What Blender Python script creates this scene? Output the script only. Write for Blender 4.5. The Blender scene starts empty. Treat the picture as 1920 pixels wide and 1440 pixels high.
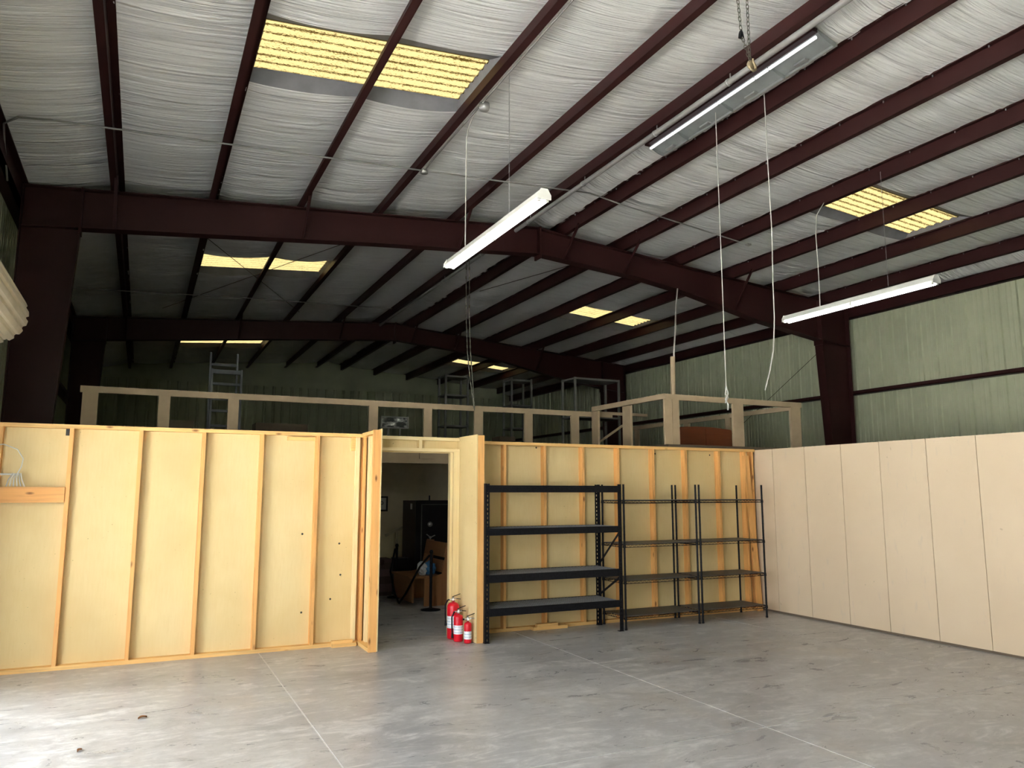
import bpy, math, random
from mathutils import Vector, Matrix, noise

random.seed(7)
PI = math.pi
SC = bpy.context.scene
COL = SC.collection

# ------------------------------------------------------------------ camera
cam_d = bpy.data.cameras.new('camera')
cam = bpy.data.objects.new('camera', cam_d)
COL.objects.link(cam)
cam_d.sensor_width = 36.0
cam_d.lens = 1441.0 / 1920.0 * 36.0
cam_d.clip_start = 0.05
cam_d.clip_end = 400
cam.location = (0, 0, 1.75)
cam.rotation_euler = (math.radians(98.0), 0, math.radians(-25.58))
SC.camera = cam

# ------------------------------------------------------------------ sky, daylight, exposure
SKY = 6.5
world = bpy.data.worlds.new('overcast_sky')
SC.world = world
world.use_nodes = True
bg = world.node_tree.nodes['Background']
bg.inputs['Color'].default_value = (0.95, 0.98, 1.0, 1)
bg.inputs['Strength'].default_value = SKY


sun_d = bpy.data.lights.new('sun', 'SUN')
sun_d.energy = 100.0
sun_d.angle = 0.01
sun_d.color = (1.0, 0.985, 0.965)
sun = bpy.data.objects.new('sun', sun_d)
COL.objects.link(sun)
# high summer sun from the far right: it lights the aprons outside, never the floor inside
sun.rotation_euler = Vector((0.28, 0.24, 1.0)).to_track_quat('Z', 'Y').to_euler()


def portal(name, loc, rot, sx, sy):
    d = bpy.data.lights.new(name, 'AREA')
    d.shape = 'RECTANGLE'
    d.size, d.size_y = sx, sy
    d.cycles.is_portal = True
    o = bpy.data.objects.new(name, d)
    COL.objects.link(o)
    o.location = loc
    o.rotation_euler = rot
    return o


# open roll-up doorways in the left wall that let the daylight in (y0, y1, height)
PW = 0.914                       # width of one metal wall sheet
LD = (8.75 - 4 * PW, 8.75 - PW, 2.6)
LD2 = (8.75 - 11 * PW, 8.75 - 6 * PW, 4.6)
FRONT_Y, BACK_Y = -2.0, 27.6
WL, WR = -1.8, 13.28
for nm, d in (('daylight_portal_beside_partition', LD), ('daylight_portal_near_camera', LD2)):
    portal(nm, (WL - 0.06, (d[0] + d[1]) / 2, d[2] / 2), (0, -PI / 2, 0), d[2], d[1] - d[0])

vs = SC.view_settings
vs.view_transform = 'Standard'
vs.look = 'None'
vs.gamma = 1.0
vs.use_curve_mapping = False
vs.exposure = 0.65
SC.cycles.use_denoising = True
SC.cycles.caustics_reflective = False
SC.cycles.use_light_tree = False
SC.cycles.adaptive_threshold = 0.04
SC.cycles.max_bounces = 6
SC.cycles.diffuse_bounces = 5
SC.cycles.glossy_bounces = 3
SC.cycles.sample_clamp_indirect = 30.0


# ------------------------------------------------------------------ materials
def new_mat(name):
    m = bpy.data.materials.new(name)
    m.use_nodes = True
    nt = m.node_tree
    b = nt.nodes['Principled BSDF']
    return m, nt, b


def N(nt, typ, **kw):
    n = nt.nodes.new(typ)
    for k, v in kw.items():
        if k.startswith('i_'):
            n.inputs[k[2:].replace('_', ' ')].default_value = v
        else:
            setattr(n, k, v)
    return n


def pos_map(nt, scale, obj=False):
    if obj:
        t = N(nt, 'ShaderNodeTexCoord').outputs['Object']
    else:
        t = N(nt, 'ShaderNodeNewGeometry').outputs['Position']
    mp = N(nt, 'ShaderNodeMapping')
    mp.inputs['Scale'].default_value = scale
    nt.links.new(t, mp.inputs['Vector'])
    return mp.outputs['Vector']


def noise_tex(nt, vec, scale, detail=4, rough=0.55, dist=0.0):
    n = N(nt, 'ShaderNodeTexNoise')
    n.inputs['Scale'].default_value = scale
    n.inputs['Detail'].default_value = detail
    n.inputs['Roughness'].default_value = rough
    n.inputs['Distortion'].default_value = dist
    nt.links.new(vec, n.inputs['Vector'])
    return n.outputs['Fac']


def ramp(nt, fac, stops):
    r = N(nt, 'ShaderNodeValToRGB')
    els = r.color_ramp.elements
    while len(els) < len(stops):
        els.new(0.5)
    for e, (p, c) in zip(els, stops):
        e.position = p
        e.color = (*c, 1) if len(c) == 3 else c
    nt.links.new(fac, r.inputs['Fac'])
    return r.outputs['Color']


def mixc(nt, fac, a, b, mode='MIX'):
    m = N(nt, 'ShaderNodeMix', data_type='RGBA', blend_type=mode)
    for sock, v in ((m.inputs[0], fac), (m.inputs[6], a), (m.inputs[7], b)):
        if hasattr(v, 'is_linked') or isinstance(v, bpy.types.NodeSocket):
            nt.links.new(v, sock)
        elif isinstance(v, (int, float)):
            sock.default_value = v
        else:
            sock.default_value = (*v, 1)
    return m.outputs[2]


def bump(nt, b, h, strength, dist):
    n = N(nt, 'ShaderNodeBump')
    n.inputs['Strength'].default_value = strength
    n.inputs['Distance'].default_value = dist
    nt.links.new(h, n.inputs['Height'])
    nt.links.new(n.outputs['Normal'], b.inputs['Normal'])


def plain(name, col, rough=0.6, metal=0.0, var=0.12, scale=6.0, spec=0.4):
    m, nt, b = new_mat(name)
    v = pos_map(nt, (1, 1, 1))
    f = noise_tex(nt, v, scale, 5)
    c = ramp(nt, f, [(0.3, tuple(x * (1 - var) for x in col)), (0.7, tuple(min(1, x * (1 + var)) for x in col))])
    nt.links.new(c, b.inputs['Base Color'])
    b.inputs['Roughness'].default_value = rough
    b.inputs['Metallic'].default_value = metal
    b.inputs['Specular IOR Level'].default_value = spec
    return m


def wood(name, col, axis, dark=0.62, knots=True, rough=0.65):
    m, nt, b = new_mat(name)
    sc = {'x': (0.6, 14, 14), 'y': (14, 0.6, 14), 'z': (14, 14, 0.6)}[axis]
    v = pos_map(nt, sc)
    f = noise_tex(nt, v, 2.0, 6, 0.6, 0.6)
    c = ramp(nt, f, [(0.25, tuple(x * dark for x in col)), (0.5, col), (0.8, tuple(min(1, x * 1.1) for x in col))])
    v2 = pos_map(nt, (1, 1, 1))
    big = noise_tex(nt, v2, 1.7, 2)
    c = mixc(nt, ramp(nt, big, [(0.35, (0, 0, 0)), (0.7, (0.35, 0.35, 0.35))]), c, tuple(x * y for x, y in zip(col, (1.0, 0.82, 0.62))))
    if knots:
        vo = N(nt, 'ShaderNodeTexVoronoi')
        ks = {'x': (2.6, 7, 7), 'y': (7, 2.6, 7), 'z': (7, 7, 2.6)}[axis]
        nt.links.new(pos_map(nt, ks), vo.inputs['Vector'])
        vo.inputs['Scale'].default_value = 1.0
        k = ramp(nt, vo.outputs['Distance'], [(0.05, (1, 1, 1)), (0.13, (0, 0, 0))])
        c = mixc(nt, k, c, tuple(x * y for x, y in zip(col, (0.28, 0.2, 0.14))))
    nt.links.new(c, b.inputs['Base Color'])
    b.inputs['Roughness'].default_value = rough
    bump(nt, b, f, 0.15, 0.002)
    return m


def sheathing_mat():
    m, nt, b = new_mat('plywood_sheathing')
    v = pos_map(nt, (1, 1, 1))
    big = noise_tex(nt, v, 0.9, 3)
    c = ramp(nt, big, [(0.3, (0.63, 0.475, 0.225)), (0.55, (0.69, 0.54, 0.275)), (0.75, (0.71, 0.575, 0.315))])
    grain = noise_tex(nt, pos_map(nt, (28, 28, 3)), 2.0, 5, 0.65)
    c = mixc(nt, ramp(nt, grain, [(0.32, (0.22, 0.22, 0.22)), (0.6, (0, 0, 0))]), c, (0.60, 0.43, 0.19))
    spk = noise_tex(nt, v, 42, 2, 0.5)
    msk = noise_tex(nt, v, 3.0, 2)
    s = ramp(nt, spk, [(0.70, (0, 0, 0)), (0.75, (0.75, 0.75, 0.75))])
    s = mixc(nt, 1.0, s, ramp(nt, msk, [(0.48, (0, 0, 0)), (0.62, (1, 1, 1))]), 'MULTIPLY')
    c = mixc(nt, s, c, (0.22, 0.17, 0.09))
    nt.links.new(c, b.inputs['Base Color'])
    b.inputs['Roughness'].default_value = 0.75
    bump(nt, b, grain, 0.12, 0.002)
    return m


def siding_mat():
    m, nt, b = new_mat('beige_painted_siding')
    v = pos_map(nt, (1, 1, 1))
    big = noise_tex(nt, v, 0.7, 3)
    c = ramp(nt, big, [(0.3, (0.66, 0.525, 0.365)), (0.7, (0.71, 0.575, 0.41))])
    spk = noise_tex(nt, v, 16, 1, 0.4)
    c = mixc(nt, ramp(nt, spk, [(0.79, (0, 0, 0)), (0.83, (0.5, 0.5, 0.5))]), c, (0.40, 0.31, 0.2))
    scuff = noise_tex(nt, pos_map(nt, (1, 3, 0.8)), 5, 4)
    c = mixc(nt, ramp(nt, scuff, [(0.62, (0, 0, 0)), (0.75, (0.3, 0.3, 0.3))]), c, (0.52, 0.45, 0.37))
    nt.links.new(c, b.inputs['Base Color'])
    b.inputs['Roughness'].default_value = 0.6
    g = noise_tex(nt, pos_map(nt, (30, 30, 3)), 2.0, 4)
    bump(nt, b, g, 0.1, 0.002)
    return m


def concrete_mat():
    m, nt, b = new_mat('worn_sealed_concrete')
    v = pos_map(nt, (1, 1, 1))
    a = noise_tex(nt, v, 0.5, 5, 0.66, 0.5)
    c = ramp(nt, a, [(0.28, (0.27, 0.275, 0.285)), (0.45, (0.37, 0.375, 0.385)), (0.6, (0.43, 0.435, 0.44)), (0.75, (0.55, 0.55, 0.55))])
    # pale trowelled streaks
    st = noise_tex(nt, pos_map(nt, (1.0, 2.6, 1)), 1.7, 6, 0.74, 1.2)
    c = mixc(nt, ramp(nt, st, [(0.49, (0, 0, 0)), (0.63, (0.85, 0.85, 0.85))]), c, (0.63, 0.628, 0.62))
    # dark worn patches and scuffs
    st2 = noise_tex(nt, pos_map(nt, (1.2, 2.2, 1)), 0.85, 6, 0.72, 1.2)
    c = mixc(nt, ramp(nt, st2, [(0.52, (0, 0, 0)), (0.74, (0.8, 0.8, 0.8))]), c, (0.225, 0.228, 0.235))
    sc = noise_tex(nt, pos_map(nt, (3.0, 9.0, 1)), 1.1, 4, 0.7, 0.8)
    c = mixc(nt, ramp(nt, sc, [(0.60, (0, 0, 0)), (0.80, (0.35, 0.35, 0.35))]), c, (0.26, 0.255, 0.255))
    rust = noise_tex(nt, v, 0.8, 3, 0.6)
    c = mixc(nt, ramp(nt, rust, [(0.58, (0, 0, 0)), (0.72, (0.4, 0.4, 0.4))]), c, (0.42, 0.36, 0.29))
    mott = noise_tex(nt, v, 11, 4, 0.75)
    c = mixc(nt, ramp(nt, mott, [(0.35, (0.35, 0.35, 0.35)), (0.55, (0, 0, 0))]), c, (0.27, 0.27, 0.275))
    fine = noise_tex(nt, v, 60, 3, 0.6)
    c = mixc(nt, ramp(nt, fine, [(0.68, (0, 0, 0)), (0.74, (0.5, 0.5, 0.5))]), c, (0.55, 0.54, 0.52))
    nt.links.new(c, b.inputs['Base Color'])
    r = ramp(nt, st, [(0.3, (0.22, 0.22, 0.22)), (0.7, (0.48, 0.48, 0.48))])
    nt.links.new(r, b.inputs['Roughness'])
    b.inputs['Specular IOR Level'].default_value = 0.5
    bump(nt, b, fine, 0.08, 0.002)
    return m


def insulation_mat():
    m, nt, b = new_mat('white_vinyl_insulation_facing')
    v = pos_map(nt, (1, 1, 1))
    big = noise_tex(nt, v, 0.5, 3)
    c = ramp(nt, big, [(0.3, (0.83, 0.825, 0.82)), (0.7, (0.88, 0.88, 0.875))])
    nt.links.new(c, b.inputs['Base Color'])
    b.inputs['Roughness'].default_value = 0.30
    b.inputs['Specular IOR Level'].default_value = 0.5
    w1 = noise_tex(nt, pos_map(nt, (0.22, 8, 0.2)), 1.6, 4, 0.6, 0.25)
    w2 = noise_tex(nt, pos_map(nt, (0.6, 20, 0.5)), 1.3, 2, 0.6, 0.4)
    mk = noise_tex(nt, pos_map(nt, (0.7, 0.9, 1)), 1.1, 2)
    mm = N(nt, 'ShaderNodeMath', operation='MULTIPLY')
    nt.links.new(w2, mm.inputs[0])
    nt.links.new(ramp(nt, mk, [(0.32, (0, 0, 0)), (0.60, (1, 1, 1))]), mm.inputs[1])
    ad = N(nt, 'ShaderNodeMath', operation='MULTIPLY_ADD')
    nt.links.new(mm.outputs[0], ad.inputs[0])
    ad.inputs[1].default_value = 0.8
    nt.links.new(w1, ad.inputs[2])
    bump(nt, b, ad.outputs[0], 1.0, 0.045)
    return m


def steel_mat(name, col, rough=0.5):
    m, nt, b = new_mat(name)
    v = pos_map(nt, (1, 1, 1))
    f = noise_tex(nt, v, 1.6, 6, 0.65)
    c = ramp(nt, f, [(0.3, tuple(x * 0.82 for x in col)), (0.65, col), (0.85, tuple(x * 1.25 for x in col))])
    d = noise_tex(nt, v, 22, 4, 0.7)
    c = mixc(nt, ramp(nt, d, [(0.70, (0, 0, 0)), (0.80, (0.12, 0.12, 0.12))]), c, (0.3, 0.25, 0.22))
    nt.links.new(c, b.inputs['Base Color'])
    b.inputs['Roughness'].default_value = rough
    b.inputs['Specular IOR Level'].default_value = 0.2
    return m


def skylight_mat():
    m, nt, b = new_mat('weathered_amber_fibreglass')
    nt.nodes.remove(b)
    out = nt.nodes['Material Output']
    geo = N(nt, 'ShaderNodeNewGeometry')
    g1 = noise_tex(nt, pos_map(nt, (14, 34, 14)), 2.6, 5, 0.8, 0.3)
    g2 = noise_tex(nt, pos_map(nt, (1.2, 2.5, 1)), 1.8, 3)
    sep = N(nt, 'ShaderNodeSeparateXYZ')
    tc = N(nt, 'ShaderNodeTexCoord')
    nt.links.new(tc.outputs['Object'], sep.inputs[0])
    # dirt gathers along the corrugations (object Y across the ribs, pitch 0.1385 m)
    mu = N(nt, 'ShaderNodeMath', operation='MULTIPLY')
    nt.links.new(sep.outputs['Y'], mu.inputs[0])
    mu.inputs[1].default_value = 2 * PI / 0.1385
    si = N(nt, 'ShaderNodeMath', operation='SINE')
    nt.links.new(mu.outputs[0], si.inputs[0])
    ma = N(nt, 'ShaderNodeMath', operation='MULTIPLY_ADD')
    nt.links.new(si.outputs[0], ma.inputs[0])
    ma.inputs[1].default_value = 0.15
    gc = N(nt, 'ShaderNodeMapRange')
    gc.inputs['From Min'].default_value = 0.33
    gc.inputs['From Max'].default_value = 0.67
    gc.inputs['To Max'].default_value = 0.5
    nt.links.new(g1, gc.inputs['Value'])
    nt.links.new(gc.outputs[0], ma.inputs[2])
    ma2 = N(nt, 'ShaderNodeMath', operation='MULTIPLY_ADD')
    nt.links.new(g2, ma2.inputs[0])
    ma2.inputs[1].default_value = 0.25
    nt.links.new(ma.outputs[0], ma2.inputs[2])
    mask = ramp(nt, ma2.outputs[0], [(0.36, (0, 0, 0)), (0.41, (1, 1, 1))])
    col = mixc(nt, mask, (0.034, 0.027, 0.0115), (0.0032, 0.0019, 0.0003))
    tr = N(nt, 'ShaderNodeBsdfTranslucent')
    di = N(nt, 'ShaderNodeBsdfDiffuse')
    nt.links.new(col, tr.inputs['Color'])
    nt.links.new(mixc(nt, mask, (0.2, 0.15, 0.06), (0.05, 0.03, 0.01)), di.inputs['Color'])
    ads = N(nt, 'ShaderNodeMixShader')
    ads.inputs[0].default_value = 0.3
    nt.links.new(tr.outputs[0], ads.inputs[1])
    nt.links.new(di.outputs[0], ads.inputs[2])
    nt.links.new(ads.outputs[0], out.inputs['Surface'])
    return m


def emit_mat(name, col, strength):
    m, nt, b = new_mat(name)
    b.inputs['Base Color'].default_value = (0.9, 0.9, 0.9, 1)
    b.inputs['Roughness'].default_value = 0.3
    b.inputs['Emission Color'].default_value = (*col, 1)
    b.inputs['Emission Strength'].default_value = strength
    return m


def label_mat():
    m, nt, b = new_mat('printed_white_label')
    sep = N(nt, 'ShaderNodeSeparateXYZ')
    nt.links.new(N(nt, 'ShaderNodeTexCoord').outputs['Object'], sep.inputs[0])
    w = N(nt, 'ShaderNodeMath', operation='MULTIPLY')
    nt.links.new(sep.outputs['Z'], w.inputs[0])
    w.inputs[1].default_value = 190
    s = N(nt, 'ShaderNodeMath', operation='SINE')
    nt.links.new(w.outputs[0], s.inputs[0])
    nz = noise_tex(nt, pos_map(nt, (90, 90, 40)), 1.0, 1)
    mu = N(nt, 'ShaderNodeMath', operation='MULTIPLY')
    nt.links.new(s.outputs[0], mu.inputs[0])
    nt.links.new(nz, mu.inputs[1])
    c = ramp(nt, mu.outputs[0], [(0.30, (0.82, 0.84, 0.88)), (0.42, (0.38, 0.50, 0.62))])
    nt.links.new(c, b.inputs['Base Color'])
    b.inputs['Roughness'].default_value = 0.5
    return m


def carpet_mat(name, col):
    m, nt, b = new_mat(name)
    v = pos_map(nt, (1, 1, 1))
    f = noise_tex(nt, v, 120, 3, 0.7)
    c = ramp(nt, f, [(0.3, tuple(x * 0.6 for x in col)), (0.7, col)])
    nt.links.new(c, b.inputs['Base Color'])
    b.inputs['Roughness'].default_value = 0.95
    bump(nt, b, f, 0.6, 0.004)
    return m


def mottle_mat():
    m, nt, b = new_mat('dark_glass_painted_highlight')
    v = pos_map(nt, (1, 1, 1))
    f = noise_tex(nt, pos_map(nt, (1, 1, 2)), 8, 3, 0.55)
    c = ramp(nt, f, [(0.45, (0.015, 0.015, 0.017)), (0.60, (0.16, 0.16, 0.16)), (0.72, (0.6, 0.6, 0.58))])  # dark glass with whitish highlights painted into the colour
    nt.links.new(c, b.inputs['Base Color'])
    b.inputs['Roughness'].default_value = 0.2
    return m


M = dict(
    steel=steel_mat('red_oxide_painted_steel', (0.038, 0.0118, 0.0112)),
    insul=insulation_mat(),
    sheath=sheathing_mat(),
    stud=wood('pine_stud', (0.74, 0.40, 0.135), 'z'),
    plate=wood('pine_plate', (0.77, 0.48, 0.18), 'x'),
    plate_y=wood('pine_plate_crosswise', (0.77, 0.50, 0.20), 'y'),
    board=wood('orange_pine_board', (0.70, 0.35, 0.11), 'x'),
    trimwood=wood('pale_yellow_painted_board', (0.78, 0.64, 0.36), 'z', 0.85, False),
    trimwood_x=wood('pale_yellow_painted_header', (0.76, 0.63, 0.36), 'x', 0.85, False),
    siding=siding_mat(),
    gap=plain('dark_seam_backing', (0.16, 0.12, 0.085), 0.9),
    conc=concrete_mat(),
    joint=plain('pale_joint_filler', (0.70, 0.69, 0.67), 0.8, scale=20),
    ground=plain('outdoor_concrete_apron', (0.40, 0.40, 0.385), 0.9),
    green=plain('pale_green_wall_sheet', (0.44, 0.465, 0.325), 0.45, var=0.08, scale=2.0),
    rail=plain('tan_painted_lumber', (0.38, 0.29, 0.185), 0.7, var=0.08),
    black=plain('black_powder_coat', (0.008, 0.008, 0.010), 0.45, var=0.4, scale=40, spec=0.12),
    deck=plain('grey_wire_decking', (0.20, 0.21, 0.225), 0.55, var=0.3, scale=60),
    liner=plain('dark_shelf_liner', (0.07, 0.07, 0.073), 0.5, var=0.3, scale=50),
    red=plain('red_enamel', (0.60, 0.008, 0.022), 0.28, var=0.05),
    chrome=plain('dull_chrome', (0.55, 0.55, 0.53), 0.3, 0.9),
    galv=plain('galvanised_steel', (0.42, 0.42, 0.42), 0.45, 0.6),
    conduit=plain('grey_conduit', (0.30, 0.29, 0.28), 0.5, 0.3),
    cord=plain('off_white_cord', (0.55, 0.54, 0.50), 0.6),
    label=label_mat(),
    fixture=plain('white_enamel_fixture', (0.74, 0.74, 0.69), 0.4, var=0.05),
    tube=emit_mat('lit_fluorescent_tube', (1.0, 0.985, 0.95), 5.0),
    tube_dim=emit_mat('mild_glow_fluorescent_tube', (0.93, 0.96, 1.0), 0.75),  # ridge fixture tubes, given a mild emission
    reflector=plain('grey_enamel_reflector', (0.27, 0.29, 0.29), 0.35, 0.2),
    sky=skylight_mat(),
    flap=plain('grey_insulation_edge', (0.20, 0.20, 0.215), 0.7),
    cream=plain('cream_door_curtain', (0.72, 0.66, 0.52), 0.45, var=0.06),
    office=plain('beige_office_wall', (0.80, 0.69, 0.50), 0.8, var=0.05),
    officetrim=plain('beige_office_trim', (0.55, 0.46, 0.33), 0.7, var=0.05),
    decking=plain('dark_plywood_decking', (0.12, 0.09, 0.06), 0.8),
    safe=plain('black_safe_enamel', (0.008, 0.008, 0.010), 0.3, var=0.2),
    safeside=plain('dark_brown_safe_side', (0.022, 0.013, 0.011), 0.5),
    oak=wood('dark_oak', (0.30, 0.135, 0.05), 'z', 0.7, False, 0.45),
    oak_y=wood('dark_oak_lengthwise', (0.30, 0.14, 0.055), 'y', 0.7, False, 0.45),
    mahog=wood('reddish_brown_panel', (0.16, 0.04, 0.012), 'x', 0.75, False, 0.4),
    white=plain('white_card', (0.75, 0.75, 0.73), 0.6, var=0.03),
    ink=plain('black_ink', (0.02, 0.02, 0.02), 0.6),
    plastic=plain('clear_plastic_bag', (0.62, 0.66, 0.70), 0.25, var=0.25, scale=30),
    blue=plain('blue_print', (0.05, 0.20, 0.42), 0.4, var=0.3, scale=40),
    rug_a=carpet_mat('mauve_carpet', (0.17, 0.10, 0.10)),
    rug_b=carpet_mat('brown_carpet', (0.10, 0.06, 0.055)),
    alu=plain('dull_aluminium', (0.13, 0.135, 0.145), 0.6, 0.2),
    dim_metal=plain('grey_shelf_steel', (0.11, 0.11, 0.10), 0.6, 0.1),
    brass=plain('grimy_hook_steel', (0.30, 0.24, 0.15), 0.45, 0.5, var=0.4, scale=50),
    chain=plain('oily_chain_steel', (0.13, 0.125, 0.10), 0.4, 0.7),
    mottle=mottle_mat(),
)


# ------------------------------------------------------------------ mesh helpers
class MB:
    def __init__(s):
        s.v, s.f, s.sm = [], [], []

    def add(s, vs, fs, smooth=False):
        o = len(s.v)
        s.v += [tuple(p) for p in vs]
        for f in fs:
            s.f.append(tuple(o + i for i in f))
            s.sm.append(smooth)
        return s

    def box(s, x0, x1, y0, y1, z0, z1):
        v = [(x, y, z) for z in (z0, z1) for y in (y0, y1) for x in (x0, x1)]
        return s.add(v, [(0, 2, 3, 1), (4, 5, 7, 6), (0, 1, 5, 4), (2, 6, 7, 3), (0, 4, 6, 2), (1, 3, 7, 5)])

    def bar(s, p, q, w, h, up=(0, 0, 1)):
        p, q, up = Vector(p), Vector(q), Vector(up)
        d = (q - p).normalized()
        a = d.cross(up)
        if a.length < 1e-4:
            a = d.cross(Vector((1, 0, 0)))
        a.normalize()
        b = a.cross(d).normalized()
        v = []
        for c in (p, q):
            for i, j in ((-1, -1), (1, -1), (1, 1), (-1, 1)):
                v.append(c + a * (i * w / 2) + b * (j * h / 2))
        return s.add(v, [(3, 2, 1, 0), (4, 5, 6, 7), (0, 1, 5, 4), (1, 2, 6, 5), (2, 3, 7, 6), (3, 0, 4, 7)])

    def tube(s, pts, r, n=8, cap=True):
        pts = [Vector(p) for p in pts]
        rs = r if isinstance(r, (list, tuple)) else [r] * len(pts)
        prev = None
        vs = []
        for i, p in enumerate(pts):
            d = (pts[min(i + 1, len(pts) - 1)] - pts[max(i - 1, 0)]).normalized()
            if prev is None:
                a = d.cross(Vector((0, 0, 1)))
                if a.length < 0.01:
                    a = d.cross(Vector((1, 0, 0)))
            else:
                a = prev - d * prev.dot(d)
            a.normalize()
            prev = a
            b = d.cross(a)
            for k in range(n):
                t = 2 * PI * k / n
                vs.append(p + (a * math.cos(t) + b * math.sin(t)) * rs[i])
        fs = []
        for i in range(len(pts) - 1):
            for k in range(n):
                k2 = (k + 1) % n
                fs.append((i * n + k, i * n + k2, (i + 1) * n + k2, (i + 1) * n + k))
        s.add(vs, fs, True)
        if cap:
            s.add(vs[:n], [tuple(range(n - 1, -1, -1))])
            s.add(vs[-n:], [tuple(range(n))])
        return s

    def lathe(s, prof, c=(0, 0, 0), n=20, axis='z'):
        vs, fs = [], []
        for r, z in prof:
            for k in range(n):
                t = 2 * PI * k / n
                x, y = r * math.cos(t), r * math.sin(t)
                p = {'z': (x, y, z), 'y': (x, z, y), 'x': (z, x, y)}[axis]
                vs.append((c[0] + p[0], c[1] + p[1], c[2] + p[2]))
        for i in range(len(prof) - 1):
            for k in range(n):
                k2 = (k + 1) % n
                fs.append((i * n + k, i * n + k2, (i + 1) * n + k2, (i + 1) * n + k))
        return s.add(vs, fs, True)

    def prism(s, poly, axis, a, b):
        """extrude a 2-D outline along an axis from a to b"""
        n = len(poly)
        f = {'x': lambda u, v, t: (t, u, v), 'y': lambda u, v, t: (u, t, v), 'z': lambda u, v, t: (u, v, t)}[axis]
        vs = [f(u, v, a) for u, v in poly] + [f(u, v, b) for u, v in poly]
        fs = [tuple(range(n)), tuple(range(2 * n - 1, n - 1, -1))]
        fs += [(i, (i + 1) % n, n + (i + 1) % n, n + i) for i in range(n)]
        return s.add(vs, fs)

    def mesh(s, name, mat, org=(0, 0, 0)):
        me = bpy.data.meshes.new(name)
        ox, oy, oz = org
        me.from_pydata([(x - ox, y - oy, z - oz) for x, y, z in s.v], [], s.f)
        me.polygons.foreach_set('use_smooth', s.sm)
        me.materials.append(M[mat] if isinstance(mat, str) else mat)
        me.update()
        return me

    def build(s, name, mat, parent=None, org=None):
        """one mesh object; coordinates are world ones unless the parent was made at the origin"""
        if parent is not None:
            po = ORG[parent]
            o = bpy.data.objects.new(name, s.mesh(name, mat, po))
            COL.objects.link(o)
            o.parent = parent
            ORG[o] = po
        else:
            org = Vector(org if org else (0, 0, 0))
            o = bpy.data.objects.new(name, s.mesh(name, mat, org))
            COL.objects.link(o)
            o.location = org
            ORG[o] = org
        return o


ORG = {}


def tag(o, label=None, cat=None, group=None, kind=None):
    if label:
        o['label'] = label
    if cat:
        o['category'] = cat
    if group:
        o['group'] = group
    if kind:
        o['kind'] = kind
    return o


def thing(name, loc=(0, 0, 0), label=None, cat=None, group=None, kind=None):
    o = bpy.data.objects.new(name, None)
    COL.objects.link(o)
    o.location = loc
    o.empty_display_size = 0.1
    ORG[o] = Vector(loc)
    return tag(o, label, cat, group, kind)


def piece(name, me, loc, parent, rot=None):
    """a repeated piece that shares its mesh data; loc in world coordinates"""
    o = bpy.data.objects.new(name, me)
    COL.objects.link(o)
    o.parent = parent
    o.location = Vector(loc) - ORG[parent]
    if rot:
        o.rotation_euler = rot
    ORG[o] = Vector(loc)
    return o


def copy_tree(o, parent=None):
    c = o.copy()
    COL.objects.link(c)
    c.parent = parent
    ORG[c] = ORG.get(o, Vector())
    for ch in list(o.children):
        copy_tree(ch, c)
    return c


def catenary(a, b, sag, n=12):
    a, b = Vector(a), Vector(b)
    return [a.lerp(b, i / n) - Vector((0, 0, sag * 4 * (i / n) * (1 - i / n))) for i in range(n + 1)]


# ------------------------------------------------------------------ ground and floor
tag(MB().box(-70, 70, -70, FRONT_Y - 0.02, -0.3, -0.03).box(-70, WL - 0.03, FRONT_Y - 0.02, 70, -0.3, -0.03)
    .box(WR + 0.03, 70, FRONT_Y - 0.02, 70, -0.3, -0.03).build('ground', 'ground'),
    'pale concrete apron around the building', 'ground', kind='structure')

floor = MB().box(WL, WR, FRONT_Y, BACK_Y, -0.2, -0.004).build('floor', 'joint')
tag(floor, 'grey sealed concrete slab floor with pale control joints', 'floor', kind='structure')
jx = [WL, 1.275, 4.35, 7.42, 10.5, WR]
jy = [FRONT_Y, 1.58, 4.66, 9.30, 12.4, 17.0, 22.0, BACK_Y]
for i in range(len(jx) - 1):
    for j in range(len(jy) - 1):
        g = 0.0062
        MB().box(jx[i] + g, jx[i + 1] - g, jy[j] + g, jy[j + 1] - g, -0.05, 0.0).build('slab', 'conc', floor)

# ------------------------------------------------------------------ roof line
# purlin webs: x of the web, z of the underside
PUR = [(-0.521, 5.722), (0.695, 5.813), (1.916, 5.905), (3.101, 5.994), (4.370, 6.089), (5.456, 6.170),
       (6.297, 6.133), (7.519, 6.031), (8.771, 5.928), (10.023, 5.824), (11.304, 5.717), (12.539, 5.615)]
PH = 0.21
RX, RZ = 5.85, 6.20


def under(x):
    """underside of the purlin layer"""
    return RZ - 0.075 * (RX - x) if x < RX else RZ - 0.03 * min(1, (x - RX) / 0.4) - 0.083 * (x - RX)


# skylight openings: (x0, x1, y0, y1, index of the purlin in the middle)
SKYL = [(0.80, 3.06, 6.97, 7.86, 2), (9.00, 11.26, 7.40, 8.25, 9), (0.80, 3.06, 14.80, 15.70, 2),
        (9.00, 11.26, 15.38, 16.25, 9), (0.80, 3.06, 23.40, 24.28, 2), (9.00, 11.26, 23.45, 24.30, 9)]

ceiling = thing('ceiling', (0, 0, 5.6), 'white vinyl faced insulation ceiling on dark red purlins', 'ceiling', kind='structure')


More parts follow.
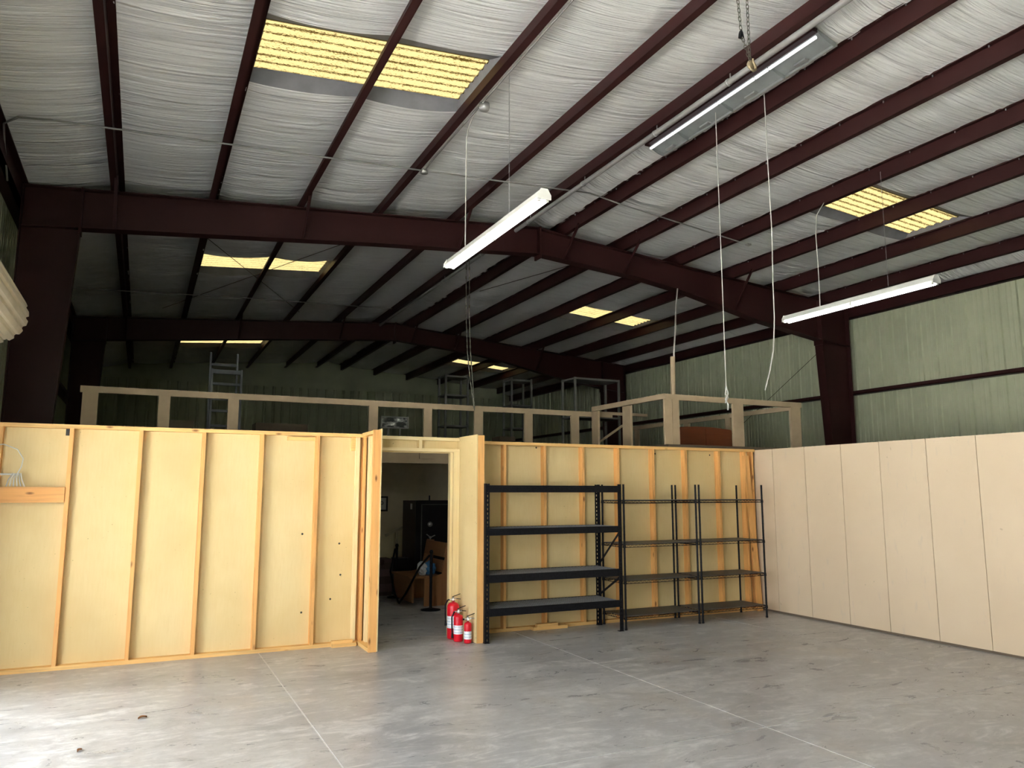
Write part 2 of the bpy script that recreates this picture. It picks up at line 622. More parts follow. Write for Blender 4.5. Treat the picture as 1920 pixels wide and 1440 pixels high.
def ins_z(u, y, x, xa, za, xb, zb, seed):
    bow = 4 * u * (1 - u)
    sag = 0.045 + 0.03 * noise.noise((seed * 3.1, y * 0.6, 0.3))
    yy = y + 0.10 * bow
    w = 0.020 * noise.noise((x * 0.3 + seed, yy * 5.0, 1.7)) + 0.011 * noise.noise((x * 0.5, yy * 12.0, seed + 4.0))
    # seams between the blanket rolls pull the facing up
    ph = ((yy + 0.35) / 1.83) % 1.0
    d = min(ph, 1 - ph) * 1.83
    w += 0.022 * math.exp(-(d / 0.022) ** 2) - 0.010 * math.exp(-((d - 0.05) / 0.03) ** 2)
    return za + (zb - za) * u - sag * bow + w * min(1, bow * 2.2)


def strip(xa, za, xb, zb, y0, y1, seed, nx=12):
    ys = []
    y = y0
    while y < y1 - 1e-4:
        ys.append(y)
        y += 0.055 if 2.5 < y < 12.5 else 0.16
    if y1 - ys[-1] < 0.02:
        ys.pop()
    ys.append(y1)
    vs, fs = [], []
    for y in ys:
        for i in range(nx + 1):
            u = i / nx
            x = xa + (xb - xa) * u
            vs.append((x, y, ins_z(u, y, x, xa, za, xb, zb, seed)))
    for j in range(len(ys) - 1):
        for i in range(nx):
            a = j * (nx + 1) + i
            fs.append((a, a + nx + 1, a + nx + 2, a + 1))
    return MB().add(vs, fs, True)


edges = [(-1.63, 5.67)] + [(x, z + PH) for x, z in PUR] + [(13.14, 5.565)]
for k in range(len(edges) - 1):
    (xa, za), (xb, zb) = edges[k], edges[k + 1]
    cuts = []
    for (sx0, sx1, sy0, sy1, mid) in SKYL:
        if k in (mid, mid + 1):
            cuts.append((sy0 - 0.26, sy1 + 0.13))
    cuts.sort()
    y = FRONT_Y
    segs = []
    for c0, c1 in cuts:
        segs.append((y, c0))
        y = c1
    segs.append((y, BACK_Y))
    for a, b in segs:
        if k == 6:   # the ridge strip bends over the peak
            m = MB()
            s1 = strip(xa, za, RX, RZ + PH + 0.03, a, b, k, 6)
            s2 = strip(RX, RZ + PH + 0.03, xb, zb, a, b, k + 30, 6)
            m.add(s1.v, s1.f, True)
            m.add(s2.v, s2.f, True)
            m.build('insulation_blanket', 'insul', ceiling)
        else:
            strip(xa, za, xb, zb, a, b, k).build('insulation_blanket', 'insul', ceiling)


def zee(x, z, side, y0, y1):
    """Z purlin: bottom flange points downhill, top flange uphill (side -1 left slope, +1 right slope)"""
    t, fl, lip = 0.004, 0.075, 0.018
    m = MB()
    m.box(x - t, x + t, y0, y1, z, z + PH)
    m.box(*sorted((x, x + side * fl)), y0, y1, z, z + 2 * t)
    m.box(*sorted((x + side * fl, x + side * (fl - 2 * t))), y0, y1, z + t, z + lip)
    m.box(*sorted((x, x - side * fl)), y0, y1, z + PH - 2 * t, z + PH)
    m.box(*sorted((x - side * fl, x - side * (fl - 2 * t))), y0, y1, z + PH - lip, z + PH - t)
    return m


for i, (x, z) in enumerate(PUR):
    zee(x, z, -1 if i < 6 else 1, FRONT_Y, BACK_Y).build('purlin', 'steel', ceiling)
# eave struts along both side walls
zee(13.10, 5.34, 1, FRONT_Y, BACK_Y).box(13.1, WR, FRONT_Y, BACK_Y, 5.34, 5.36).build('eave_strut', 'steel', ceiling)
zee(-1.60, 5.45, -1, FRONT_Y, BACK_Y).box(WL, -1.6, FRONT_Y, BACK_Y, 5.45, 5.47).build('eave_strut', 'steel', ceiling)
# purlin screws seen along the upper edges of the right-hand purlins
scr = MB().box(-0.006, 0.006, -0.006, 0.006, -0.022, 0).mesh('screw', 'galv')
for i in range(6, 12):
    x, z = PUR[i]
    y = 3.2
    while y < 11.2:
        piece('screw', scr, (x - 0.035, y, z + PH - 0.008), ceiling)
        y += 0.62

# metal roof deck above the insulation, open where the skylight sheets lie
roof = thing('roof', (0, 0, 5.9), 'ribbed metal roof deck above the insulation', 'roof', kind='structure')
dk = [(WL - 0.25, 5.86)] + [(x, z + 0.10) for x, z in edges[1:-1]] + [(WR + 0.25, 5.66)]
dk.insert(7, (RX, RZ + PH + 0.14))
for k in range(len(dk) - 1):
    (xa, za), (xb, zb) = dk[k], dk[k + 1]
    ya0 = FRONT_Y - 0.1
    m = MB()

    def quad(x0, x1, y0, y1):
        f = lambda x: za + (zb - za) * (x - xa) / (xb - xa)
        m.add([(x0, y0, f(x0)), (x1, y0, f(x1)), (x1, y1, f(x1)), (x0, y1, f(x0))], [(0, 1, 2, 3)])
    for (sx0, sx1, sy0, sy1, mid) in sorted(SKYL, key=lambda q: q[2]):
        lo, hi = max(xa, sx0), min(xb, sx1)
        if hi - lo > 0.3:
            quad(xa, xb, ya0, sy0)
            if lo > xa + 0.01:
                quad(xa, lo, sy0, sy1)
            if hi < xb - 0.01:
                quad(hi, xb, sy0, sy1)
            ya0 = sy1
    quad(xa, xb, ya0, BACK_Y + 0.1)
    m.build('roof_sheet', 'galv', roof)

# skylights
for n, (x0, x1, y0, y1, mid) in enumerate(SKYL):
    w = thing('window_%d' % (n + 1), ((x0 + x1) / 2, (y0 + y1) / 2, PUR[mid][1] + PH), kind='structure')
    far = ['nearest', 'second', 'farthest'][n // 2]
    tag(w, '%s amber fibreglass skylight in the %s roof slope' % (far, 'left' if n % 2 == 0 else 'right'), 'skylight')
    for g in (mid - 1, mid):
        (xa, za), (xb, zb) = PUR[g], PUR[g + 1]
        if g == mid - 1:
            pa, pb = x0 - 0.06, xb
        else:
            pa, pb = xa, x1 + 0.06
        zf = lambda x: za + (zb - za) * (x - xa) / (xb - xa) + PH
        # corrugated sheet
        nseg = 96
        vs, fs = [], []
        yc = (y0 + y1) / 2
        for j in range(nseg + 1):
            y = y0 - 0.03 + (y1 - y0 + 0.06) * j / nseg
            t = ((y - yc) / 0.1385) % 1.0
            hgt = 0.02 * max(0, min(1, 2.2 * (0.5 - abs(t - 0.5)) * 2 - 0.5))
            for x in (pa, pb):
                vs.append((x - (pa + pb) / 2, y - yc, zf(x) + 0.075 + hgt - zf((pa + pb) / 2)))
        for j in range(nseg):
            fs.append((2 * j, 2 * j + 1, 2 * j + 3, 2 * j + 2))
        me = MB().add(vs, fs).mesh('pane', 'sky')
        piece('pane', me, ((pa + pb) / 2, yc, zf((pa + pb) / 2)), w)
        # turned-up insulation edges around the opening
        fm = MB()
        for ya, yb in ((y0 - 0.26, y0 + 0.002), (y1 + 0.13, y1 - 0.002)):
            vv, ff = [], []
            for i in range(13):
                u = i / 12
                x = xa + (xb - xa) * u
                vv += [(x, ya, ins_z(u, ya, x, xa, za + PH, xb, zb + PH, g + 1)), (x, yb, zf(x) + 0.098)]
                if i:
                    ff.append((2 * i - 2, 2 * i, 2 * i + 1, 2 * i - 1))
            fm.add(vv, ff, True)
        if g == mid - 1:
            fm.add([(xa, y0 - 0.26, zf(xa)), (x0, y0, zf(x0) + 0.10), (x0, y1, zf(x0) + 0.10), (xa, y1 + 0.13, zf(xa))], [(0, 1, 2, 3)])
        else:
            fm.add([(xb, y0 - 0.26, zf(xb)), (x1, y0, zf(x1) + 0.10), (x1, y1, zf(x1) + 0.10), (xb, y1 + 0.13, zf(xb))], [(0, 1, 2, 3)])
        fm.build('opening_edge', 'flap', w)

# ------------------------------------------------------------------ metal side walls
def panel_mesh(name, z0, z1, side):
    """ribbed wall sheet one panel wide, running along +Y from 0; ribs stand outward from the room"""
    prof = []
    for k in range(3):
        o = k * PW / 3
        prof += [(o, 0.0), (o + 0.012, 0.034), (o + 0.050, 0.034), (o + 0.062, 0.0)]
        for q in (0.135, 0.215):
            prof += [(o + q - 0.018, 0.0), (o + q - 0.011, 0.009), (o + q + 0.011, 0.009), (o + q + 0.018, 0.0)]
    prof.append((PW, 0.0))
    vs, fs = [], []
    for y, d in prof:
        vs += [(side * d, y, z0), (side * d, y, z1)]
    for i in range(len(prof) - 1):
        fs.append((2 * i, 2 * i + 2, 2 * i + 3, 2 * i + 1))
    return MB().add(vs, fs).mesh(name, 'green')


wall_right = thing('wall_right', (WR, 0, 0), 'pale green ribbed metal side wall behind the beige partition', 'wall', kind='structure')
me = panel_mesh('wall_panel', -0.2, 5.68, 1)
y = FRONT_Y
while y < BACK_Y:
    piece('wall_panel', me, (WR, y, 0), wall_right)
    y += PW
for gz in (1.2, 3.73):
    MB().box(13.09, WR - 0.002, FRONT_Y, BACK_Y, gz, gz + 0.012).box(13.09, 13.10, FRONT_Y, BACK_Y, gz, gz + 0.075).build('girt', 'steel', wall_right)

wall_left = thing('wall_left', (WL, 0, 0), 'dim ribbed metal side wall behind the left steel column', 'wall', kind='structure')
full = panel_mesh('wall_panel', -0.2, 5.88, -1)
above = {d: panel_mesh('wall_panel', d[2], 5.88, -1) for d in (LD, LD2)}
for k in range(-13, 22):
    y = 8.75 + k * PW
    if y > BACK_Y or y + PW < FRONT_Y:
        continue
    me_ = full
    for d in (LD, LD2):
        if d[0] - 0.1 < y < d[1] - 0.1:
            me_ = above[d]
    piece('wall_panel', me_, (WL, y, 0), wall_left)
MB().box(WL + 0.002, -1.60, 9.2, BACK_Y, 3.9, 3.912).box(-1.61, -1.60, 9.2, BACK_Y, 3.9, 3.975).build('girt', 'steel', wall_left)

# steel jambs and heads round the two open roll-up doorways
for n, d in enumerate((LD, LD2)):
    t = thing('trim_%d' % (n + 1), (WL, d[0], 0), ['steel jambs of the doorway under the cream door coil', 'steel jambs of the doorway beside the viewpoint'][n], 'door frame', kind='structure')
    for y in d[:2]:
        MB().box(WL - 0.02, WL + 0.12, y - 0.05, y + 0.05, 0.0, d[2]).build('jamb', 'steel', t)
    MB().box(WL - 0.02, WL + 0.12, d[0] - 0.05, d[1] + 0.05, d[2], d[2] + 0.1).build('head', 'steel', t)

# gable walls
gab = [(WL - 0.04, -0.2), (WR + 0.04, -0.2), (WR + 0.04, 5.95), (RX, 6.75), (WL - 0.04, 6.05)]
tag(MB().prism(gab, 'y', BACK_Y, BACK_Y + 0.05).build('wall_back', 'green'), 'far green metal gable wall lost in the dark', 'wall', kind='structure')
tag(MB().prism(gab, 'y', FRONT_Y - 0.05, FRONT_Y).build('wall_front', 'green'), 'front gable wall behind the viewpoint', 'wall', kind='structure')
# ribs on the far gable wall
rib = MB().prism([(-0.05, 0), (0.05, 0), (0.025, -0.032), (-0.025, -0.032)], 'z', 2.3, 5.4).mesh('rib', 'green')
wb = bpy.data.objects['wall_back']
x = WL + 0.3
while x < WR:
    piece('rib', rib, (x, BACK_Y, 0), wb)
    x += 0.305

# ------------------------------------------------------------------ rigid steel frames
FY = 11.2


def steel_frame(label):
    f = thing('steel_frame', (0, 0, 0), label, 'steel frame', 'portal frames across the building')
    ft, fw = 0.014, 0.20

    def isec(m, top, bot):
        # web
        poly = top + bot[::-1]
        m.prism(poly, 'y', -0.006, 0.006)
        for line in (top, bot):
            for a, b in zip(line[:-1], line[1:]):
                m.bar((a[0], 0, a[1]), (b[0], 0, b[1]), fw, ft, (0, 1, 0)) if False else None
                d = Vector((b[0] - a[0], 0, b[1] - a[1])).normalized()
                nrm = Vector((-d.z, 0, d.x)) * ft / 2
                vs = []
                for p in (a, b):
                    for yy in (-fw / 2, fw / 2):
                        for s in (-1, 1):
                            vs.append((p[0] + s * nrm.x, yy, p[1] + s * nrm.z))
                m.add(vs, [(0, 1, 3, 2), (4, 6, 7, 5), (0, 4, 5, 1), (2, 3, 7, 6), (0, 2, 6, 4), (1, 5, 7, 3)])
        return m

    top_l = [(-1.58, 5.635), (5.85, 6.19)]
    bot_l = [(-0.92, 5.165), (3.0, 5.52), (5.85, 5.74)]
    isec(MB(), [(-0.93, 5.684), (5.85, 6.19)], bot_l).build('rafter', 'steel', f)
    isec(MB(), [(5.85, 6.19), (6.3, 6.125), (12.30, 5.63)], [(5.85, 5.74), (7.9, 5.57), (8.95, 5.42), (10.67, 5.06), (12.30, 4.82)]).build('rafter', 'steel', f)
    # knees
    isec(MB(), [(-1.57, 5.635), (-0.93, 5.684)], [(-1.57, 5.10), (-0.92, 5.165)]).box(-1.59, -1.576, -0.1, 0.1, 5.09, 5.64).build('knee', 'steel', f)
    isec(MB(), [(12.30, 5.63), (13.08, 5.555)], [(12.30, 4.82), (13.08, 4.74)]).box(13.075, 13.089, -0.1, 0.1, 4.73, 5.56).build('knee', 'steel', f)
    # columns (tapered): outer flange plumb, inner flange sloping
    for xo, xt, xb, zt in ((-1.583, -0.92, -1.20, 5.13), (13.083, 12.30, 12.62, 4.78)):
        m = MB()
        zo = zt - 0.02 if xo < 0 else zt - 0.03
        m.prism([(xo, 0.012), (xb, 0.012), (xt, zt + 0.02), (xo, zo)], 'y', -0.006, 0.006)
        for a, b in (((xo, 0.012), (xo, zo)), ((xb, 0.012), (xt, zt + 0.02))):
            d = Vector((b[0] - a[0], 0, b[1] - a[1])).normalized()
            nrm = Vector((-d.z, 0, d.x)) * ft / 2
            vs = []
            for p in (a, b):
                for yy in (-fw / 2, fw / 2):
                    for s in (-1, 1):
                        vs.append((p[0] + s * nrm.x, yy, p[1] + s * nrm.z))
            m.add(vs, [(0, 1, 3, 2), (4, 6, 7, 5), (0, 4, 5, 1), (2, 3, 7, 6), (0, 2, 6, 4), (1, 5, 7, 3)])
        m.box(min(xo, xb) - 0.05, max(xo, xb) + 0.05, -0.13, 0.13, 0.0, 0.014)
        m.build('column', 'steel', f)
    # bolted end plates
    MB().box(5.835, 5.865, -0.105, 0.105, 5.66, 6.21).build('end_plate', 'steel', f)
    MB().box(-0.935, -0.905, -0.11, 0.11, 5.09, 5.70).build('end_plate', 'steel', f)
    MB().box(12.285, 12.315, -0.11, 0.11, 4.72, 5.65).build('end_plate', 'steel', f)
    # flange braces from the purlins to the bottom flange
    for i, zb in ((0, 5.20), (2, 5.43), (4, 5.63), (6, 5.71), (7, 5.61), (9, 5.20)):
        x, z = PUR[i]
        for s in (-1, 1):
            MB().bar((x, s * 0.62, z + 0.04), (x, s * 0.09, zb), 0.04, 0.006).bar((x + 0.017, s * 0.62, z + 0.04), (x + 0.017, s * 0.09, zb), 0.006, 0.04).build('flange_brace', 'steel', f)
    return f


f1 = steel_frame('dark red steel frame spanning just behind the hanging lights')
f1.location = (0, FY, 0)
f2 = copy_tree(f1)
f2['label'] = 'farther steel frame nearly black in the unlit bay'
f2.location = (0, 19.45, 0)

# ------------------------------------------------------------------ stud partition
SF, SB = 9.10, 9.19    # front and back face of the studs
stud_me = MB().box(-0.019, 0.019, SF - 9.10, SB - 9.10, 0.04, 2.40).mesh('stud', 'stud')


def stud(x, parent, name='stud', dx=0.0):
    o = piece(name, stud_me, (x, SF, 0), parent)
    return o


wpl = thing('wall_partition_left', (0, SF, 0), 'plywood stud partition left of the doorway, studs facing the room', 'wall', kind='structure')
MB().box(WL + 0.01, 2.44, SF, SB, 0.0, 0.04).build('bottom_plate', 'plate', wpl)
MB().box(WL + 0.01, 2.44, SF, SB, 2.40, 2.44).build('top_plate', 'plate', wpl)
for x in (-1.29, -0.675, -0.028, 0.598, 1.215, 1.842, 2.40):
    stud(x, wpl)
px = [WL + 0.01, -0.675, 0.598, 1.842, 2.46]
for a, b in zip(px[:-1], px[1:]):
    MB().box(a + 0.0015, b - 0.0015, SB, SB + 0.012, 0.005, 2.435).build('sheathing_panel', 'sheath', wpl)
# nailed-on blocking board with the cable, short offcuts
MB().box(WL + 0.02, -0.696, SF - 0.02, SF + 0.02, 1.645, 1.80).build('blocking_board', 'board', wpl)
MB().box(1.50, 1.82, SF + 0.05, SB, 2.345, 2.385).build('blocking_board', 'plate', wpl)
MB().box(2.30, 2.345, SF + 0.02, SB - 0.01, 0.04, 2.40).build('corner_batten', 'trimwood', wpl)
MB().box(2.25, 2.33, SF + 0.06, SB, 2.24, 2.40).build('gusset', 'plate', wpl)

wpr = thing('wall_partition_right', (3.7, SF, 0), 'plywood stud partition behind the black shelving', 'wall', kind='structure')
MB().box(3.73, 8.50, SF, SB, 0.0, 0.04).build('bottom_plate', 'plate', wpr)
MB().box(3.73, 8.50, SF, SB, 2.36, 2.40).build('top_plate', 'plate', wpr)
stud_r = MB().box(-0.019, 0.019, 0, SB - SF, 0.04, 2.36).mesh('stud', 'stud')
for x in (3.97, 4.255, 4.845, 5.435, 6.005, 6.60, 7.18, 7.80, 8.30, 8.45):
    if x == 3.97:
        continue
    piece('stud', stud_r, (x, SF, 0), wpr)
px = [3.73, 4.845, 6.005, 7.18, 8.50]
for a, b in zip(px[:-1], px[1:]):
    MB().box(a + 0.0015, b - 0.0015, SB, SB + 0.012, 0.005, 2.395).build('sheathing_panel', 'sheath', wpr)

# small knot holes and a notch in the sheathing
hole = MB().lathe([(0.001, 0), (0.010, 0.0), (0.012, 0.003)], (0, 0, 0), 10, 'y').mesh('knot_hole', 'ink')
for x, z in ((1.715, 1.27), (1.735, 0.39), (2.06, 0.52), (2.146, 1.15), (2.17, 0.79)):
    piece('knot_hole', hole, (x, SB - 0.003, z), wpl, (0, 0.5 * x, 0))
MB().box(-0.735, -0.697, SB - 0.008, SB, 2.33, 2.40).build('notch', 'ink', wpl)
for x, z in ((4.76, 2.34), (6.70, 2.30), (7.70, 2.30)):
    piece('knot_hole', hole, (x, SB - 0.003, z), wpr)

# wing walls beside the doorway
wwl = thing('wall_wing_left', (2.41, 8.6, 0), 'short open-framed wing wall on the left of the doorway', 'wall', kind='structure')
MB().box(2.365, 2.453, 8.60, 8.638, 0.0, 2.455).build('end_stud', 'stud', wwl)
MB().box(2.365, 2.453, 8.638, SF, 0.0, 0.04).build('bottom_plate', 'plate_y', wwl)
MB().box(2.365, 2.453, 8.638, SF, 2.41, 2.45).build('top_plate', 'plate_y', wwl)
MB().box(2.453, 2.466, 8.595, SB + 0.01, 0.005, 2.47).build('sheathing_panel', 'sheath', wwl)
MB().box(2.43, 2.452, 8.99, 9.08, 0.04, 2.41).build('stud', 'trimwood', wwl)

wwr = thing('wall_wing_right', (3.66, 8.56, 0), 'plywood faced wing wall on the right of the doorway', 'wall', kind='structure')
MB().box(3.641, 3.728, 8.56, 8.598, 0.0, 2.43).build('end_stud', 'stud', wwr)
MB().box(3.641, 3.728, 8.598, SF, 0.0, 0.04).build('bottom_plate', 'plate_y', wwr)
MB().box(3.641, 3.728, 8.598, SF, 2.39, 2.43).build('top_plate', 'plate_y', wwr)
MB().box(3.627, 3.640, 8.555, SB + 0.01, 0.005, 2.44).build('sheathing_panel', 'sheath', wwr)

door1 = thing('door_1', (3.05, 9.15, 0), 'framed doorway opening in the stud partition', 'doorway', kind='structure')
MB().box(3.545, 3.625, SF + 0.01, SB + 0.02, 0.0, 2.25).build('jamb', 'trimwood', door1)
MB().box(3.515, 3.545, SF + 0.05, SB + 0.03, 0.0, 2.245).build('stop', 'trimwood', door1)
MB().box(2.468, 2.55, SF + 0.01, SB + 0.02, 0.0, 2.25).build('jamb', 'trimwood', door1)
MB().box(2.468, 3.625, SF + 0.01, SB, 2.25, 2.29).build('header_plate', 'trimwood_x', door1)
MB().box(2.468, 3.625, SF + 0.01, SB, 2.39, 2.43).build('header_plate', 'trimwood_x', door1)
MB().box(3.085, 3.125, SF + 0.015, SB, 2.29, 2.39).build('cripple_stud', 'trimwood', door1)
MB().box(2.468, 3.625, SB, SB + 0.012, 2.235, 2.43).build('sheathing_panel', 'sheath', door1)

# ------------------------------------------------------------------ beige partition on the right
wdv = thing('wall_divider', (8.52, 5, 0), 'beige painted panel partition along the right side', 'wall', kind='structure')
MB().box(8.536, 8.62, -1.0, 9.14, 0.0, 2.37).build('backing', 'gap', wdv)
ys = [9.14, 8.75, 8.127, 7.49, 6.885, 6.227, 5.604]
while ys[-1] > -1.0:
    ys.append(ys[-1] - 0.62)
for a, b in zip(ys[:-1], ys[1:]):
    MB().box(8.518, 8.536, b + 0.004, a - 0.004, 0.028, 2.39).build('siding_panel', 'siding', wdv)

# ------------------------------------------------------------------ office mezzanine behind
DZ = 2.45
mez = thing('floor_mezzanine', (4, 12, DZ), 'dark mezzanine deck over the office', 'mezzanine', kind='structure')
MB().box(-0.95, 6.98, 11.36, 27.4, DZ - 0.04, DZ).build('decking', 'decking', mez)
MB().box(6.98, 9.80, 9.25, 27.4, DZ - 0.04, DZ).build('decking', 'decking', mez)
MB().box(-0.95, 6.98, 11.40, 11.44, 2.19, DZ - 0.04).build('rim_board', 'rail', mez)
MB().box(3.86, 4.10, 11.37, 11.40, 2.26, 2.41).build('joist_hanger_cover', 'rail', mez)
MB().box(-0.95, 6.98, 11.38, 11.40, 2.19, 2.225).build('trim_strip', 'rail', mez)
tag(MB().box(-0.95, 9.8, 14.3, 14.36, 0, DZ - 0.045).build('wall_office', 'office'), 'dim beige office wall seen through the doorway', 'wall', kind='structure')
tag(MB().box(9.72, 9.8, 9.25, 14.3, 0, DZ - 0.045).build('wall_office_side', 'office'), 'office side wall behind the shelving', 'wall', kind='structure')
tag(MB().box(-1.0, -0.95, 9.25, 14.3, 0, DZ - 0.045).build('wall_office_end', 'office'), 'office end wall behind the left partition', 'wall', kind='structure')

# railings
rl = thing('mezzanine_railing', (-0.7, 11.43, DZ), 'long tan guard rail along the mezzanine edge', 'railing')
MB().box(-0.79, 7.42, 11.40, 11.44, 3.045, 3.13).build('top_rail', 'rail', rl)
for x0, x1 in ((-0.76, -0.575), (0.147, 0.293), (1.035, 1.178), (3.05, 3.19), (3.925, 4.06), (4.78, 4.93), (5.685, 5.835), (6.575, 6.73)):
    MB().box(x0, x1, 11.385, 11.425, DZ, 3.05).build('post', 'rail', rl)

rc = thing('mezzanine_railing', (7.1, 9.3, DZ), 'boxed corner guard rail above the right end of the stud wall', 'railing')
MB().box(6.98, 9.72, 9.28, 9.32, 3.12, 3.205).build('top_rail', 'rail', rc)
MB().box(6.99, 7.03, 9.32, 11.39, 3.135, 3.215).build('top_rail', 'rail', rc)
MB().box(9.63, 9.67, 9.32, 14.0, 3.09, 3.165).build('top_rail', 'rail', rc)
MB().box(7.05, 8.20, 11.445, 11.485, 3.10, 3.15).build('mid_rail', 'rail', rc)
for x0, x1 in ((6.955, 7.09), (7.095, 7.22), (8.265, 8.47), (9.47, 9.68)):
    MB().box(x0, x1, 9.27, 9.31, DZ, 3.125).build('post', 'rail', rc)
for y0, y1 in ((10.21, 10.44), (11.19, 11.39)):
    MB().box(6.985, 7.025, y0, y1, DZ, 3.125).build('post', 'rail', rc)
for y0 in (10.9, 12.1, 12.5, 13.8):
    MB().box(9.63, 9.67, y0, y0 + 0.14, DZ, 3.095).build('post', 'rail', rc)
MB().tube([(7.14, 9.30, 3.20), (7.15, 9.30, 3.78)], 0.036, 12).build('upright_pole', 'rail', rc)

tag(MB().bar((7.02, 11.62, 2.47), (7.78, 11.62, 2.94), 0.04, 0.035).build('lumber_strip', 'rail', org=(7.0, 11.62, 2.45)),
    'tan strip of lumber leaning behind the boxed corner rail', 'board')

# white cord running from the frame down to the pole on the railing
tag(MB().tube([(8.66, 11.06, 5.44), (8.25, 10.6, 4.95), (7.68, 9.9, 4.35), (7.27, 9.42, 3.88), (7.20, 9.335, 3.6), (7.19, 9.335, 3.22)], 0.013, 6).build('power_cord', 'cord', org=(7.18, 9.33, 3.22)),
    'white cord running down to the pole on the corner railing', 'cord')

# things stored on the deck
br = thing('wooden_headboard', (8.5, 10.2, DZ), 'reddish brown wooden panel standing behind the corner railing', 'wooden panel')
pts = [(7.94, DZ), (9.02, DZ)] + [(9.02 - 1.08 * i / 10, 2.76 + 0.07 * math.sin(PI * (0.15 + 0.6 * i / 10))) for i in range(11)]
MB().prism(pts, 'y', 10.18, 10.21).build('board', 'mahog', br)
MB().box(7.90, 7.95, 10.17, 10.22, DZ, 2.76).build('side_stile', 'mahog', br)
MB().box(8.46, 8.50, 10.172, 10.182, DZ + 0.01, 2.80).build('centre_stile', 'mahog', br)

pic = thing('framed_picture', (3.55, 11.72, DZ), 'small glass picture in a pale frame behind the railing above the doorway', 'picture')
MB().box(3.34, 3.755, 11.69, 11.70, 2.755, 2.915).build('glass', 'mottle', pic)
fr = MB()
fr.box(3.32, 3.345, 11.68, 11.71, 2.74, 2.93).box(3.75, 3.775, 11.68, 11.71, 2.74, 2.93).box(3.345, 3.75, 11.68, 11.71, 2.74, 2.757).box(3.345, 3.75, 11.68, 11.71, 2.912, 2.93)
fr.build('frame', 'dim_metal', pic)
for x in (3.45, 3.64):
    MB().bar((x, 11.70, 2.74), (x, 11.74, DZ), 0.025, 0.025).build('leg', 'dim_metal', pic)

ld = thing('ladder', (1.2, 14.0, DZ), 'grey aluminium ladder standing in the dark loft', 'ladder')
for x in (0.99, 1.47):
    MB().bar((x, 13.95, DZ), (x, 14.06, 3.86), 0.035, 0.075, (0, 1, 0)).build('rail', 'alu', ld)
for i, z in enumerate((2.6, 2.87, 3.13, 3.40, 3.60, 3.83)):
    MB().box(1.0, 1.46, 13.95 + 0.08 * (z - DZ) / 1.4, 14.03 + 0.08 * (z - DZ) / 1.4, z - (0.05 if i == 5 else 0.02), z + 0.02).build('rung', 'alu', ld)
for x in (0.965, 1.405):
    MB().bar((x, 14.14, DZ), (x, 14.16, 4.16), 0.03, 0.06, (0, 1, 0)).build('fly_rail', 'alu', ld)
for z in (2.75, 3.35, 3.95):
    MB().box(0.97, 1.40, 14.13, 14.17, z - 0.02, z + 0.02).build('fly_rung', 'alu', ld)


def loft_shelf(label, x0, x1, y0, y1, zt, levels):
    t = thing('shelf_unit', ((x0 + x1) / 2, y0, DZ), label, 'shelf', 'metal shelf units in the loft')
    for x in (x0, x1):
        for y in (y0, y1):
            MB().box(x - 0.02, x + 0.02, y - 0.02, y + 0.02, DZ, zt).build('post', 'dim_metal', t)
    for z in levels:
        MB().box(x0 - 0.02, x1 + 0.02, y0 - 0.02, y1 + 0.02, z, z + 0.035).build('shelf', 'dim_metal', t)
    return t


loft_shelf('narrow grey shelf unit in the loft below the hanging chain', 5.64, 6.14, 15.0, 15.4, 4.2, (2.6, 3.1, 3.75, 4.15))
loft_shelf('narrow grey shelf unit in the loft under the far right skylight', 7.17, 7.65, 15.0, 15.4, 4.22, (2.6, 3.1, 3.6, 4.16))
loft_shelf('wide grey shelf unit in the loft beside the green wall', 7.6, 8.62, 13.0, 13.5, 4.0, (2.6, 3.2, 3.96))
for k, (lab, x, y, w, d, hh) in enumerate((
        ('low dark cardboard carton on the loft left of the ladder', 0.45, 13.4, 0.5, 0.4, 0.42),
        ('wide dark cardboard carton on the loft right of the ladder', 2.2, 14.3, 0.9, 0.5, 0.5),
        ('squat dark carton on the loft at the right shelf unit', 6.7, 14.4, 0.35, 0.4, 0.42))):
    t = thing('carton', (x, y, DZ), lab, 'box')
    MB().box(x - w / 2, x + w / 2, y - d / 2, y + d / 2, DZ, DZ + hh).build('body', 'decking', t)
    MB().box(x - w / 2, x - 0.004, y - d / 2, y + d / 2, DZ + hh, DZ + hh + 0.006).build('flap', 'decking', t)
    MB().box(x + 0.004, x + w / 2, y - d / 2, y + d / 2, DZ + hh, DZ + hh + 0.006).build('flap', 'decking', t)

# ------------------------------------------------------------------ black boltless rack
rk = thing('storage_rack', (4.68, 8.8, 0), 'heavy black steel rack with four levels beside the doorway', 'rack')
RX0, RX1, RY0, RY1 = 3.72, 5.64, 8.50, 9.06


def upright(x, y, sx, sy):
    m = MB()
    w = 0.052
    # slotted front flange: two strips and rungs
    a, b = sorted((x, x + sx * w))
    m.box(a, a + 0.019, y - 0.003, y + 0.003, 0, 1.85)
    m.box(b - 0.019, b, y - 0.003, y + 0.003, 0, 1.85)
    z = 0.0
    while z < 1.84:
        m.box(a + 0.019, b - 0.019, y - 0.003, y + 0.003, z, min(1.85, z + 0.026))
        z += 0.052
    c, d = sorted((y, y + sy * 0.045))
    m.box(x - 0.003, x + 0.003, c, d, 0, 1.85)
    m.box(min(x, x + sx * w) - 0.006, max(x, x + sx * w) + 0.006, min(c, d) - 0.006, max(c, d) + 0.006, 0, 0.006)
    return m


